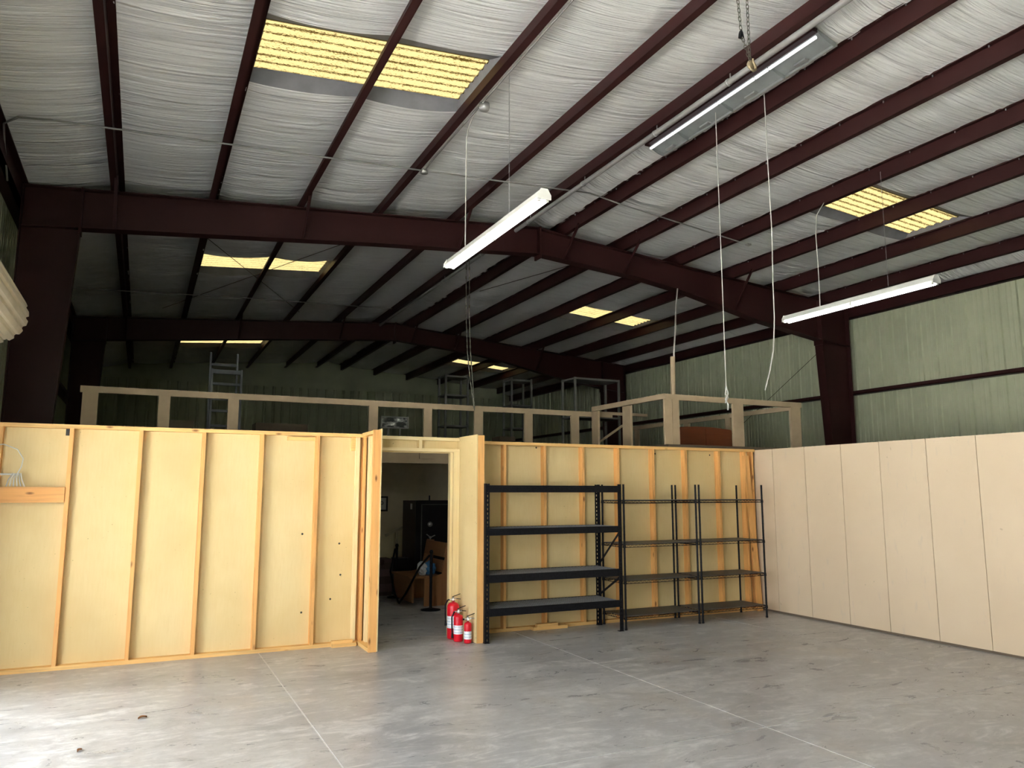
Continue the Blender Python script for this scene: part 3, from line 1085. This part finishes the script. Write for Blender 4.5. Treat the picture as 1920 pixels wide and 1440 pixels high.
for x, sx in ((RX0, 1), (RX1, -1)):
    for y, sy in ((RY0, 1), (RY1, -1)):
        upright(x, y, sx, sy).build('upright', 'black', rk)
for lv, (z0, z1) in enumerate(((0.30, 0.385), (0.685, 0.775), (1.235, 1.315), (1.745, 1.83))):
    for y in (RY0 + 0.005, RY1 - 0.032):
        MB().box(RX0 + 0.05, RX1 - 0.05, y, y + 0.027, z0, z1).box(RX0 + 0.012, RX0 + 0.05, y + 0.008, y + 0.018, z0, z1).box(RX1 - 0.05, RX1 - 0.012, y + 0.008, y + 0.018, z0, z1).build('beam', 'black', rk)
    if lv < 3:
        MB().box(RX0 + 0.06, RX1 - 0.06, RY0 + 0.034, RY1 - 0.034, z1 - 0.014, z1 - 0.004).build('shelf_deck', 'deck', rk)
        wm = MB()
        x = RX0 + 0.1
        while x < RX1 - 0.07:
            wm.box(x, x + 0.004, RY0 + 0.034, RY1 - 0.034, z1 - 0.004, z1)
            x += 0.05
        wm.build('wire_mesh', 'deck', rk)
    for x in (RX0 + 0.004, RX1 - 0.030):
        MB().box(x, x + 0.026, RY0 + 0.045, RY1 - 0.045, z0 + 0.02, z1 - 0.02).build('side_tie', 'black', rk)
for x in (RX0 + 0.02, RX1 - 0.02):
    for za, zb in ((0.40, 0.66), (0.80, 1.22)):
        MB().bar((x, RY0 + 0.04, zb), (x, RY1 - 0.04, za), 0.006, 0.028).build('diagonal_brace', 'black', rk)


# ------------------------------------------------------------------ wire shelving
def wire_unit(label, x0, x1):
    y0, y1 = 8.53, 9.05
    t = thing('wire_shelving_unit', ((x0 + x1) / 2, (y0 + y1) / 2, 0), label, 'shelving', 'black wire shelving units')
    for x in (x0, x1):
        for y in (y0, y1):
            p = MB().tube([(x, y, 0.02), (x, y, 1.85)], 0.0135, 10)
            p.tube([(x, y, 0.0), (x, y, 0.02)], 0.017, 10)
            z = 0.2
            while z < 1.82:
                p.tube([(x, y, z), (x, y, z + 0.006)], 0.0150, 8)
                z += 0.10
            p.build('post', 'black', t)
    for z in (0.165, 0.61, 1.07, 1.635):
        sh = MB().box(x0 + 0.012, x1 - 0.012, y0 + 0.012, y1 - 0.012, z + 0.004, z + 0.010).build('shelf', 'liner', t)
        rim = MB()
        for dz in (0.0, -0.032):
            rim.tube([(x0, y0, z + dz), (x1, y0, z + dz)], 0.004, 5).tube([(x0, y1, z + dz), (x1, y1, z + dz)], 0.004, 5)
            rim.tube([(x0, y0, z + dz), (x0, y1, z + dz)], 0.004, 5).tube([(x1, y0, z + dz), (x1, y1, z + dz)], 0.004, 5)
        for y in (y0, y1):
            n = int((x1 - x0) / 0.03)
            rim.tube([(x0 + (x1 - x0) * i / n, y, z - (0.032 if i % 2 else 0.0)) for i in range(n + 1)], 0.0028, 4, False)
        for x in (x0, x1):
            n = int((y1 - y0) / 0.03)
            rim.tube([(x, y0 + (y1 - y0) * i / n, z - (0.032 if i % 2 else 0.0)) for i in range(n + 1)], 0.0028, 4, False)
        rim.build('wire_rim', 'black', sh)
        for x in (x0, x1):
            for y in (y0, y1):
                MB().tube([(x, y, z - 0.036), (x, y, z + 0.006)], [0.021, 0.017], 10).build('collar', 'black', sh)
    return t


wire_unit('black wire shelving unit next to the heavy black rack', 5.70, 6.875)
wire_unit('black wire shelving unit in the corner by the beige wall', 6.935, 8.065)

# ------------------------------------------------------------------ lumber offcuts
tag(MB().box(4.62, 5.12, 9.015, 9.095, 0.0, 0.04).build('lumber_offcut', 'plate', org=(4.87, 9.05, 0)), 'long pine offcut lying on the floor under the black rack', 'wood offcut')
tag(MB().box(4.68, 4.98, 9.02, 9.085, 0.04, 0.075).build('lumber_offcut', 'plate', org=(4.83, 9.05, 0.04)), 'short pine offcut on top of the longer one under the rack', 'wood offcut')
tag(MB().box(2.06, 2.34, 9.03, 9.098, 0.0, 0.038).box(2.06, 2.30, 9.05, 9.098, 0.038, 0.07).build('lumber_offcut', 'plate', org=(2.2, 9.06, 0)), 'pine offcut on the floor in the corner left of the doorway', 'wood offcut')
tag(MB().bar((8.42, 9.04, 0.0), (8.30, 9.078, 2.30), 0.09, 0.035, (0, 1, 0)).build('lumber_board', 'stud', org=(8.42, 9.05, 0)), 'pine board leaning in the corner by the beige wall', 'board')


# ------------------------------------------------------------------ fire extinguishers
def extinguisher(label, x, y, r, hb, label_z, hose, rot):
    t = thing('fire_extinguisher', (0, 0, 0), label, 'fire extinguisher', 'red fire extinguishers at the doorway')
    sh = hb - r * 0.8
    prof = [(0.001, 0.004), (r * 0.92, 0.004), (r, 0.016), (r, sh)]
    for i in range(1, 7):
        a = i / 6 * PI / 2
        prof.append((r * math.cos(a) * 0.8 + r * 0.2, sh + r * 0.75 * math.sin(a)))
    top = prof[-1][1]
    prof += [(r * 0.2, top + 0.015), (0.001, top + 0.015)]
    MB().lathe(prof, n=24).build('cylinder', 'red', t)
    MB().lathe([(r + 0.0012, label_z[0]), (r + 0.0012, label_z[1])], n=24).build('label', 'label', t)
    v = MB().lathe([(0.001, top + 0.01), (0.016, top + 0.01), (0.018, top + 0.045), (0.012, top + 0.06), (0.001, top + 0.06)], n=12)
    v.tube([(0, 0, top + 0.03), (-0.045, 0, top + 0.03)], 0.009, 8)
    v.build('valve', 'chrome', t)
    MB().lathe([(0.001, 0), (0.016, 0.0), (0.016, 0.01), (0.001, 0.01)], (0, -0.026, top + 0.035), 12, 'y').build('gauge', 'white', t)
    MB().bar((-0.012, 0, top + 0.062), (0.085, 0, top + 0.098), 0.022, 0.006).build('lever', 'black', t)
    MB().bar((-0.008, 0, top + 0.046), (0.09, 0, top + 0.036), 0.022, 0.006).build('handle', 'black' if hose else 'chrome', t)
    MB().tube([(0.02, -0.015, top + 0.055), (0.03, -0.02, top + 0.05), (0.032, -0.022, top + 0.036), (0.022, -0.02, top + 0.03)], 0.0025, 5).build('safety_pin', 'chrome', t)
    if hose:
        h = MB().tube([(-0.04, 0, top + 0.03), (-r * 0.9, 0, top + 0.025), (-r - 0.022, -0.005, top - 0.03), (-r - 0.02, -0.01, top - 0.15), (-r - 0.016, -0.012, top - 0.21)], 0.009, 8)
        h.tube([(-r - 0.016, -0.012, top - 0.21), (-r - 0.015, -0.012, top - 0.27)], [0.011, 0.016], 10)
        h.build('hose', 'black', t)
    else:
        MB().tube([(-0.04, 0, top + 0.03), (-0.062, 0, top + 0.028)], [0.009, 0.012], 8).build('nozzle', 'black', t)
    t.location = (x, y, 0)
    t.rotation_euler = (0, 0, rot)
    return t


extinguisher('tallest red fire extinguisher, rearmost in the doorway', 3.505, 8.975, 0.073, 0.43, (0.13, 0.27), True, -0.35)
extinguisher('middle red fire extinguisher standing between the other two', 3.495, 8.775, 0.056, 0.315, (0.09, 0.19), True, -0.3)
extinguisher('smallest red fire extinguisher at the wing wall end', 3.555, 8.625, 0.045, 0.245, (0.05, 0.14), False, -0.3)


# ------------------------------------------------------------------ hanging strip lights
def strip_light(label, x, y0, y1, z, hang):
    """four-tube strip light along Y; tubes under a channel housing; hang = [(y, z_top, kind)]"""
    yc = (y0 + y1) / 2
    t = thing('strip_light', (x, yc, z), label, 'light', 'hanging fluorescent strip lights')
    prof = [(-0.055, 0.02), (-0.03, 0.085), (0.03, 0.085), (0.055, 0.02), (0.052, 0.012), (0.025, 0.03), (-0.025, 0.03), (-0.052, 0.012)]
    MB().prism([(x + a, z + b) for a, b in prof], 'y', y0, y1).build('housing', 'fixture', t)
    for ya, yb in ((y0 - 0.012, y0 + 0.004), (y1 - 0.004, y1 + 0.012)):
        MB().prism([(x - 0.07, z - 0.012), (x + 0.07, z - 0.012), (x + 0.07, z + 0.03), (x + 0.034, z + 0.09), (x - 0.034, z + 0.09), (x - 0.07, z + 0.03)], 'y', ya, yb).build('end_cap', 'fixture', t)
    for s in (-1, 1):
        for ya, yb in ((y0 + 0.03, yc - 0.02), (yc + 0.02, y1 - 0.03)):
            MB().tube([(x + s * 0.042, ya, z - 0.006), (x + s * 0.042, yb, z - 0.006)], 0.019, 10).build('tube', 'tube', t)
        for ya in (y0 + 0.012, yc - 0.018, y1 - 0.030):
            MB().box(x + s * 0.042 - 0.014, x + s * 0.042 + 0.014, ya, ya + 0.018 if ya != yc - 0.018 else yc + 0.018, z - 0.026, z + 0.028).build('lamp_holder', 'fixture', t)
    for hy, zt, kind in hang:
        if kind == 'chain':
            n = int((zt - z - 0.08) / 0.03)
            m = MB()
            for i in range(n):
                za = z + 0.08 + i * 0.03
                d = (0.004, 0) if i % 2 else (0, 0.004)
                m.tube([(x - d[0], hy - d[1], za), (x - d[0], hy - d[1], za + 0.03)], 0.0015, 4, False)
                m.tube([(x + d[0], hy + d[1], za), (x + d[0], hy + d[1], za + 0.03)], 0.0015, 4, False)
            m.build('chain', 'galv', t)
        else:
            MB().tube(kind, 0.0065, 6).build('power_cord', 'cord', t)
    return t


strip_light('lit fluorescent strip light hanging in the middle in front of the steel frame', 3.20, 6.0, 8.44, 4.44,
            [(6.75, 6.10, 'chain'), (7.95, 6.10, [(3.20, 7.93, 4.52), (3.20, 7.93, 5.2), (3.205, 7.93, 5.86), (3.20, 7.86, 5.96), (3.165, 7.65, 5.985), (3.14, 7.45, 5.985)])])
strip_light('lit fluorescent strip light hanging on the right before the green wall', 8.58, 5.97, 8.41, 4.28,
            [(6.63, 5.95, 'chain'), (7.74, 5.95, [(8.58, 7.75, 4.36), (8.585, 7.75, 4.9), (8.575, 7.75, 5.4), (8.60, 7.74, 5.72), (8.72, 7.70, 5.92)])])

# ridge reflector fixture
rf = thing('reflector_light', (5.95, 6.55, 6.2), 'long grey reflector light tucked up between the ridge purlins', 'light')
Y0, Y1 = 5.12, 7.98
MB().prism([(5.84, 6.33), (6.10, 6.262), (6.115, 6.27), (5.85, 6.345)], 'y', Y0, Y1).build('reflector', 'reflector', rf)
MB().box(5.78, 5.85, Y0, Y1, 6.315, 6.36).build('ballast_channel', 'steel', rf)
MB().box(6.085, 6.115, Y0, Y1, 6.235, 6.262).build('reflector_lip', 'galv', rf)
for ya in (Y0, 5.80, 6.62, 7.45, Y1 - 0.01):
    MB().prism([(5.84, 6.33), (6.10, 6.262), (6.085, 6.225), (6.0, 6.24), (5.88, 6.295)], 'y', ya, ya + 0.01).build('baffle', 'reflector', rf)
for ya in (5.45, 6.2, 7.0, 7.7):
    MB().box(6.02, 6.075, ya, ya + 0.16, 6.25, 6.27).build('clip', 'galv', rf)
for ya, yb in ((Y0 + 0.03, 5.79), (5.82, 6.0), (6.03, 6.61), (6.64, 7.44), (7.47, 7.62), (7.65, Y1 - 0.03)):
    MB().tube([(5.855, ya, 6.282), (5.855, yb, 6.282)], 0.019, 10).build('tube', 'tube_dim', rf)

# ------------------------------------------------------------------ conduit, pipe, cords
cpts = [(-1.62, 10.25, 5.35), (-1.60, 9.75, 5.60), (-1.55, 9.30, 5.64), (-1.40, 9.12, 5.655)]
x = -1.1
while x < 9.1:
    yy = 9.08 + (x + 0.63) * 0.052
    cpts.append((x, yy, under(x) - 0.016))
    x += 0.3
cd = thing('conduit', (-1.6, 9.3, 5.6), 'thin grey conduit crossing under the purlins above the hanging lights', 'conduit')
MB().tube(cpts, 0.011, 8).build('pipe', 'conduit', cd)
MB().lathe([(0.001, -0.03), (0.05, -0.03), (0.055, 0.0), (0.05, 0.012), (0.001, 0.012)], (3.15, 9.29, under(3.15) - 0.02), 14).build('junction_box', 'galv', cd)
MB().box(8.98, 9.06, 9.56, 9.62, under(9) - 0.03, under(9) - 0.002).build('end_box', 'cord', cd)
cd2 = thing('conduit', (3.16, 7.3, 5.97), 'conduit clipped along the purlin to the round box above the middle light', 'conduit')
MB().tube([(3.15, 9.27, 5.975), (3.135, 9.0, 5.982), (3.13, 7.36, 5.982), (3.13, 2.0, 5.982)], 0.010, 8).build('pipe', 'conduit', cd2)
MB().lathe([(0.001, -0.045), (0.052, -0.045), (0.058, -0.02), (0.058, 0.03), (0.001, 0.03)], (3.165, 7.32, 5.965), 16).build('junction_box', 'galv', cd2)
cd3 = thing('conduit', (-0.5, 17.2, 5.7), 'faint conduit crossing the dark second bay', 'conduit')
MB().tube([(-1.5, 16.6, under(-1.5) - 0.02), (2.0, 17.0, under(2.0) - 0.02), (5.2, 17.6, under(5.2) - 0.02)], 0.012, 6).build('pipe', 'conduit', cd3)

pp = thing('ridge_pipe', (5.375, 7, 6.05), 'grey pipe hung along the ridge purlin', 'pipe')
MB().tube([(5.375, -1.9, 6.06), (5.375, 11.085, 6.06)], 0.033, 12).build('pipe', 'conduit', pp)
MB().tube([(5.375, 11.315, 6.06), (5.375, 19.2, 6.06)], 0.033, 12).build('pipe', 'conduit', pp)
for y in (3.9, 5.9, 7.2, 8.9, 10.6, 12.5, 14.5):
    MB().lathe([(0.038, -0.014), (0.040, -0.014), (0.040, 0.014), (0.038, 0.014)], (5.375, y, 6.06), 12, 'y').box(5.40, 5.406, y - 0.008, y + 0.008, 6.085, 6.172).build('hanger', 'galv', pp)

tag(MB().tube([(5.99, 6.82, 6.295), (5.995, 6.825, 5.2), (6.0, 6.83, 4.0), (6.0, 6.835, 2.92)], 0.0052, 6).tube([(6.0, 6.835, 2.95), (6.02, 6.83, 2.87), (5.99, 6.84, 2.80), (6.025, 6.84, 2.74), (6.01, 6.83, 2.68)], 0.010, 6)
    .tube([(6.0, 6.835, 2.93), (5.98, 6.83, 2.86), (6.03, 6.84, 2.83), (5.985, 6.84, 2.76)], 0.008, 6).build('hanging_cord', 'cord', org=(6, 6.83, 2.7)),
    'white hanging cord with a knotted lower end', 'cord')
tag(MB().tube([(6.19, 6.22, 6.40), (6.20, 6.225, 5.4), (6.215, 6.23, 4.6), (6.205, 6.24, 4.1), (6.20, 6.24, 3.65), (6.185, 6.26, 3.3), (6.16, 6.31, 3.05), (6.13, 6.36, 2.86)], 0.0062, 6).build('hanging_cord', 'cord', org=(6.13, 6.36, 2.86)),
    'white hanging cord with a loose end curling left', 'cord')

# ------------------------------------------------------------------ chain hoist near the camera
link_pts = [(0.011 * math.cos(a), 0, 0.016 * math.sin(a) + (0.009 if math.sin(a) > 0 else -0.009)) for a in [2 * PI * k / 12 for k in range(13)]]
link_me = MB().tube(link_pts, 0.0032, 5, False).mesh('chain_link', 'chain')
hz = thing('hoist_chain', (4.38, 4.52, 5.23), 'looped steel chain with a grimy hook hanging from a purlin near the top', 'chain')


def chain_run(a, b, step, parent, me=link_me):
    a, b = Vector(a), Vector(b)
    d = b - a
    n = max(1, int(d.length / step))
    q = d.to_track_quat('Z', 'Y')
    for i in range(n + 1):
        p = a + d * (i / n)
        r = (q @ Matrix.Rotation(PI / 2 * (i % 2) + 0.5, 3, 'Z').to_quaternion()).to_euler()
        piece('chain_link', me, p, parent, r)


chain_run((4.378, 4.54, 5.34), (4.385, 4.55, 6.09), 0.038, hz)
chain_run((4.370, 4.54, 5.34), (4.360, 4.60, 5.57), 0.038, hz)
chain_run((4.357, 4.605, 5.61), (4.340, 4.62, 6.05), 0.038, hz)
MB().lathe([(0.001, -0.014), (0.036, -0.012), (0.042, 0.0), (0.036, 0.012), (0.001, 0.014)], (4.378, 4.53, 5.275), 18, 'y').build('sheave', 'brass', hz)
hk = [(0.0, 0, 0.045), (0.0, 0, 0.02), (0.018, 0, -0.005), (0.018, 0, -0.03), (0.0, 0, -0.045), (-0.02, 0, -0.04), (-0.028, 0, -0.02)]
MB().tube([(4.378 + a * 1.3, 4.505, 5.265 + c * 1.2) for a, b, c in hk], [0.008, 0.010, 0.012, 0.012, 0.012, 0.009, 0.005], 8).build('hook', 'brass', hz)
MB().prism([(4.335, 5.555), (4.375, 5.555), (4.365, 5.60), (4.352, 5.625), (4.343, 5.60)], 'y', 4.59, 4.62).build('tag', 'black', hz)

# long hand chain tied to the mezzanine rail in the distance
hc = thing('hand_chain', (4.75, 11.3, 3.05), 'pair of long hand chains hanging down to the mezzanine rail', 'chain')
for dx in (-0.02, 0.035):
    m = MB()
    p = [(4.60 + dx, 11.30, 5.55), (4.61 + dx, 11.31, 4.6), (4.64 + dx, 11.32, 4.0), (4.70 + dx * 0.7, 11.34, 3.5), (4.77, 11.36, 3.05)]
    m.tube(p, 0.007, 5)
    for a, b in zip(p[:-1], p[1:]):
        for i in range(6):
            c = Vector(a).lerp(Vector(b), i / 6)
            m.tube([c, c + (Vector(b) - Vector(a)).normalized() * 0.045], 0.012, 5)
    m.build('chain', 'chain', hc)

# roof and wall brace rods
rods = [('left roof brace rod crossing the dark second bay', (0.2, 12.0, 5.86), (3.2, 18.6, 6.06)),
        ('right-leaning roof brace rod crossing the dark second bay', (3.4, 12.0, 6.08), (0.2, 18.6, 5.84)),
        ('thin roof brace rod right of the ridge in the second bay', (7.3, 11.7, 6.02), (6.4, 15.0, 6.08)),
        ('wall brace rod slanting from the right column', (13.02, 11.5, 4.95), (13.02, 15.5, 2.7))]
for lab, a, b in rods:
    tag(MB().tube([a, b], 0.0055, 6).build('brace_rod', 'steel', org=a), lab, 'brace rod')

# ------------------------------------------------------------------ roll-up door coil above the open side door
rd = thing('roll_up_door', (-1.42, 6.0, 3.2), 'cream slatted roll-up door coil at the left edge', 'roll-up door')
n = 192
prof = []
for k in range(n):
    a = 2 * PI * k / n
    s = (k * 18 / n) % 1.0
    d = 0.0 if s < 0.55 else (-0.022 if 0.62 < s < 0.93 else -0.011)
    prof.append((-1.42 + (0.30 + d) * math.cos(a), 3.50 + (0.30 + d) * math.sin(a)))
MB().prism(prof, 'y', LD[0] - 0.1, 8.93).build('coil', 'cream', rd)
clip = MB().box(-0.012, 0.012, -0.004, 0.012, -0.008, 0.008).mesh('end_clip', 'dim_metal')
for k in range(0, 18, 2):
    a = 2 * PI * (k + 0.3) / 18
    piece('end_clip', clip, (-1.42 + 0.285 * math.cos(a), 8.94, 3.50 + 0.285 * math.sin(a)), rd, (0, -a, 0))
for yb in (LD[0] - 0.16, 8.955):
    MB().box(WL + 0.01, -1.42, yb, yb + 0.012, 3.46, 3.54).build('bracket', 'galv', rd)
MB().tube([(-1.42, LD[0] - 0.2, 3.5), (-1.42, 8.97, 3.5)], 0.025, 10).build('axle', 'galv', rd)

# cable coil on the left partition
cc = thing('cable_coil', (-1.15, 9.07, 1.80), 'white cable looped over the board on the left partition', 'cable')
lp = [(-1.5, 9.06, 2.10), (-1.40, 9.05, 2.19), (-1.25, 9.05, 2.22), (-1.13, 9.05, 2.17), (-1.075, 9.05, 2.08), (-1.085, 9.05, 2.0), (-1.115, 9.05, 1.93)]
MB().tube(lp, 0.0065, 6).build('loop', 'cord', cc)
MB().tube([(-1.55, 9.06, 1.925), (-1.10, 9.055, 1.925)], 0.010, 6).build('bar', 'cord', cc)
for i in range(6):
    x = -1.15 + i * 0.013
    MB().tube([(x, 9.05, 1.935), (x - 0.035 + i * 0.01, 9.045, 1.87), (x - 0.05 + i * 0.018, 9.05, 1.806)], 0.006, 5).build('strand', 'cord' if i % 2 else 'galv', cc)

# ------------------------------------------------------------------ seen through the doorway
sf = thing('safe', (4.65, 13.1, 0), 'tall black gun safe standing inside the doorway', 'safe')
MB().box(4.30, 5.10, 12.78, 13.55, 0.02, 1.60).build('body', 'safeside', sf)
MB().box(4.28, 5.12, 12.762, 12.78, 0.0, 1.605).build('face_frame', 'safe', sf)
dr = MB().box(4.38, 5.02, 12.735, 12.762, 0.10, 1.53).build('door', 'safe', sf)
em = MB()
for a, b, c, d in ((4.375, 4.387, 0.09, 1.54), (5.013, 5.025, 0.09, 1.54), (4.375, 5.025, 1.53, 1.542), (4.375, 5.025, 0.09, 0.10)):
    em.box(a, b, 12.733, 12.764, c, d)
em.build('door_edge', 'dim_metal', dr)
MB().lathe([(0.001, -0.03), (0.04, -0.03), (0.045, 0.0)], (4.53, 12.735, 1.20), 16, 'y').build('dial', 'chrome', dr)
hm = MB().lathe([(0.001, -0.04), (0.02, -0.04), (0.02, 0.0)], (4.53, 12.735, 0.98), 10, 'y')
for k in range(3):
    a = 2 * PI * k / 3 + 0.4
    hm.tube([(4.53, 12.70, 0.98), (4.53 + 0.09 * math.cos(a), 12.70, 0.98 + 0.09 * math.sin(a))], 0.009, 6)
hm.build('spoke_handle', 'chrome', dr)
MB().box(4.298, 4.30, 13.02, 13.12, 1.45, 1.55).build('sticker', 'white', sf)
MB().box(4.60, 4.62, 13.0, 13.02, 1.60, 1.69).build('antenna', 'safe', sf)

bn = thing('bench', (4.2, 12.1, 0), 'dark oak bench with slatted back inside the doorway', 'bench')
BY0, BY1 = 11.60, 12.62
MB().box(3.82, 4.36, BY0 + 0.03, BY1 - 0.03, 0.42, 0.45).build('seat', 'oak_y', bn)
MB().box(3.86, 3.89, BY0 + 0.03, BY1 - 0.03, 0.06, 0.42).build('front_panel', 'oak_y', bn)
for ya in (BY0, BY1 - 0.03):
    MB().prism([(4.05, 0.0), (4.50, 0.0), (4.56, 0.95), (4.44, 0.96), (4.34, 0.48), (4.05, 0.42)], 'y', ya, ya + 0.03).build('end_panel', 'oak', bn)
for za, zb in ((0.50, 0.68), (0.73, 0.95)):
    dx = 0.20
    MB().prism([(4.33 + dx * (za - 0.45) * 0.9, za), (4.355 + dx * (za - 0.45) * 0.9, za), (4.355 + dx * (zb - 0.45) * 0.9, zb), (4.33 + dx * (zb - 0.45) * 0.9, zb)], 'y', BY0 + 0.03, BY1 - 0.03).build('back_slat', 'oak_y', bn)

bag = thing('plastic_bag', (4.16, 11.85, 0.45), 'crumpled clear plastic bag with blue print on the bench', 'bag')


def lump(c, r, seed, mat, name, parent):
    vs, fs = [], []
    nu, nv = 16, 10
    for j in range(nv + 1):
        ph = PI * j / nv
        for i in range(nu):
            th = 2 * PI * i / nu
            d = Vector((math.sin(ph) * math.cos(th), math.sin(ph) * math.sin(th), math.cos(ph)))
            k = 1 + 0.35 * noise.noise(d * 2.2 + Vector((seed, 0, 0)))
            z = max(-r[2] * 0.85, d.z * r[2] * k)
            vs.append((c[0] + d.x * r[0] * k, c[1] + d.y * r[1] * k, c[2] + z))
    for j in range(nv):
        for i in range(nu):
            fs.append((j * nu + i, j * nu + (i + 1) % nu, (j + 1) * nu + (i + 1) % nu, (j + 1) * nu + i))
    return MB().add(vs, fs).build(name, mat, parent)


lump((4.22, 11.86, 0.55), (0.10, 0.12, 0.11), 1.0, 'blue', 'body', bag)
lump((4.09, 11.84, 0.545), (0.08, 0.10, 0.11), 5.0, 'plastic', 'neck', bag)


def stanchion(label, x, y):
    t = thing('stanchion', (x, y, 0), label, 'stanchion', 'black rope stanchions inside the doorway')
    MB().lathe([(0.001, 0.0), (0.15, 0.0), (0.15, 0.012), (0.03, 0.035), (0.001, 0.035)], (x, y, 0), 24).build('base', 'black', t)
    MB().tube([(x, y, 0.03), (x, y, 0.84)], 0.022, 12).build('post', 'black', t)
    MB().lathe([(0.001, 0.84), (0.028, 0.84), (0.028, 0.865), (0.015, 0.885), (0.001, 0.885)], (x, y, 0), 14).build('cap', 'black', t)
    return t


stanchion('black stanchion post nearest the doorway', 4.02, 11.22)
stanchion('black stanchion post standing farther back by the rugs', 3.97, 12.80)
tag(MB().tube([(4.0, 11.25, 0.80), (3.90, 11.4, 0.62), (3.78, 11.72, 0.18), (3.76, 11.95, 0.03), (3.78, 12.05, 0.025), (3.785, 12.3, 0.15), (3.79, 12.55, 0.45), (3.93, 12.77, 0.80)], 0.017, 8).build('barrier_rope', 'black', org=(3.77, 12.0, 0)),
    'black rope sagging to the floor between the two stanchions', 'rope')

tag(MB().box(4.03, 4.27, 12.98, 13.32, 0.0, 0.62).box(4.035, 4.265, 12.972, 12.98, 0.02, 0.60).build('storage_box', 'safe', org=(4.15, 13.15, 0)),
    'plain black box between the rugs and the safe', 'box')
zz = 0.0
for k, (w, hh) in enumerate(((0.36, 0.13), (0.34, 0.13), (0.31, 0.12), (0.26, 0.12), (0.2, 0.11))):
    nm = ['lowest', 'second', 'third', 'fourth', 'topmost'][k]
    t = thing('folded_rug', (3.82, 13.25, zz), '%s folded rug of the stack inside the doorway' % nm, 'rug', 'folded rugs')
    x0 = 3.98 - w
    MB().box(x0, 3.98, 13.08, 13.45, zz, zz + hh * 0.48).build('lower_fold', 'rug_a' if k % 2 else 'rug_b', t)
    MB().box(x0 + 0.01, 3.98, 13.08, 13.45, zz + hh * 0.52, zz + hh).build('upper_fold', 'rug_b' if k % 2 else 'rug_a', t)
    MB().tube([(x0 + 0.01, 13.08, zz + hh / 2), (x0 + 0.01, 13.45, zz + hh / 2)], hh * 0.47, 12).build('rolled_edge', 'rug_a', t)
    zz += hh

sg = thing('framed_sign', (4.1, 14.27, 1.5), 'small white framed sign on the office wall', 'sign')
MB().box(3.86, 4.20, 14.285, 14.295, 1.42, 1.64).build('card', 'white', sg)
m = MB()
for a, b, c, d in ((3.83, 3.86, 1.39, 1.67), (4.20, 4.23, 1.39, 1.67), (3.86, 4.20, 1.39, 1.42), (3.86, 4.20, 1.64, 1.67)):
    m.box(a, b, 14.27, 14.30, c, d)
m.build('frame', 'ink', sg)
MB().lathe([(0.022, -0.001), (0.034, -0.001), (0.034, 0.001), (0.022, 0.001), (0.022, -0.001)], (4.115, 14.283, 1.545), 20, 'y').build('printed_ring', 'ink', sg)

hr = thing('stair_handrail', (4.3, 13.9, 0), 'pale sloping handrail beside the safe', 'handrail')
MB().bar((4.10, 13.95, 0.96), (5.5, 13.95, 1.55), 0.04, 0.05).build('rail', 'officetrim', hr)
MB().box(4.29, 4.34, 13.925, 13.975, 0.0, 1.02).build('newel_post', 'officetrim', hr)
MB().box(5.3, 5.35, 13.925, 13.975, 0.0, 1.45).build('newel_post', 'officetrim', hr)

# dry leaves blown onto the floor
for lab, x, y, rot, k in (('curled brown leaf on the floor near the left partition', 0.12, 6.93, 0.4, 1.0), ('small brown leaf on the floor at the bottom left', -0.27, 6.27, 1.1, 0.8)):
    t = thing('dry_leaf', (0, 0, 0), lab, 'leaf')
    vs, fs = [], []
    for i in range(7):
        u = i / 6
        w = 0.016 * math.sin(PI * min(1, u * 1.02)) + 0.001
        for q in (-1, 0, 1):
            vs.append((0.07 * (u - 0.5) * k, q * w * k, (0.002 + 0.012 * abs(q) + 0.006 * math.sin(PI * u)) * k))
        if i:
            for q in (0, 1):
                a = (i - 1) * 3 + q
                fs.append((a, a + 1, a + 4, a + 3))
    MB().add(vs, fs, True).build('blade', 'oak', t)
    MB().tube([(-0.035 * k, 0, 0.002), (0.035 * k, 0, 0.002), (0.052 * k, 0.004, 0.002)], 0.0012, 5).build('stalk', 'oak', t)
    t.location = (x, y, 0)
    t.rotation_euler = (0, 0, rot)
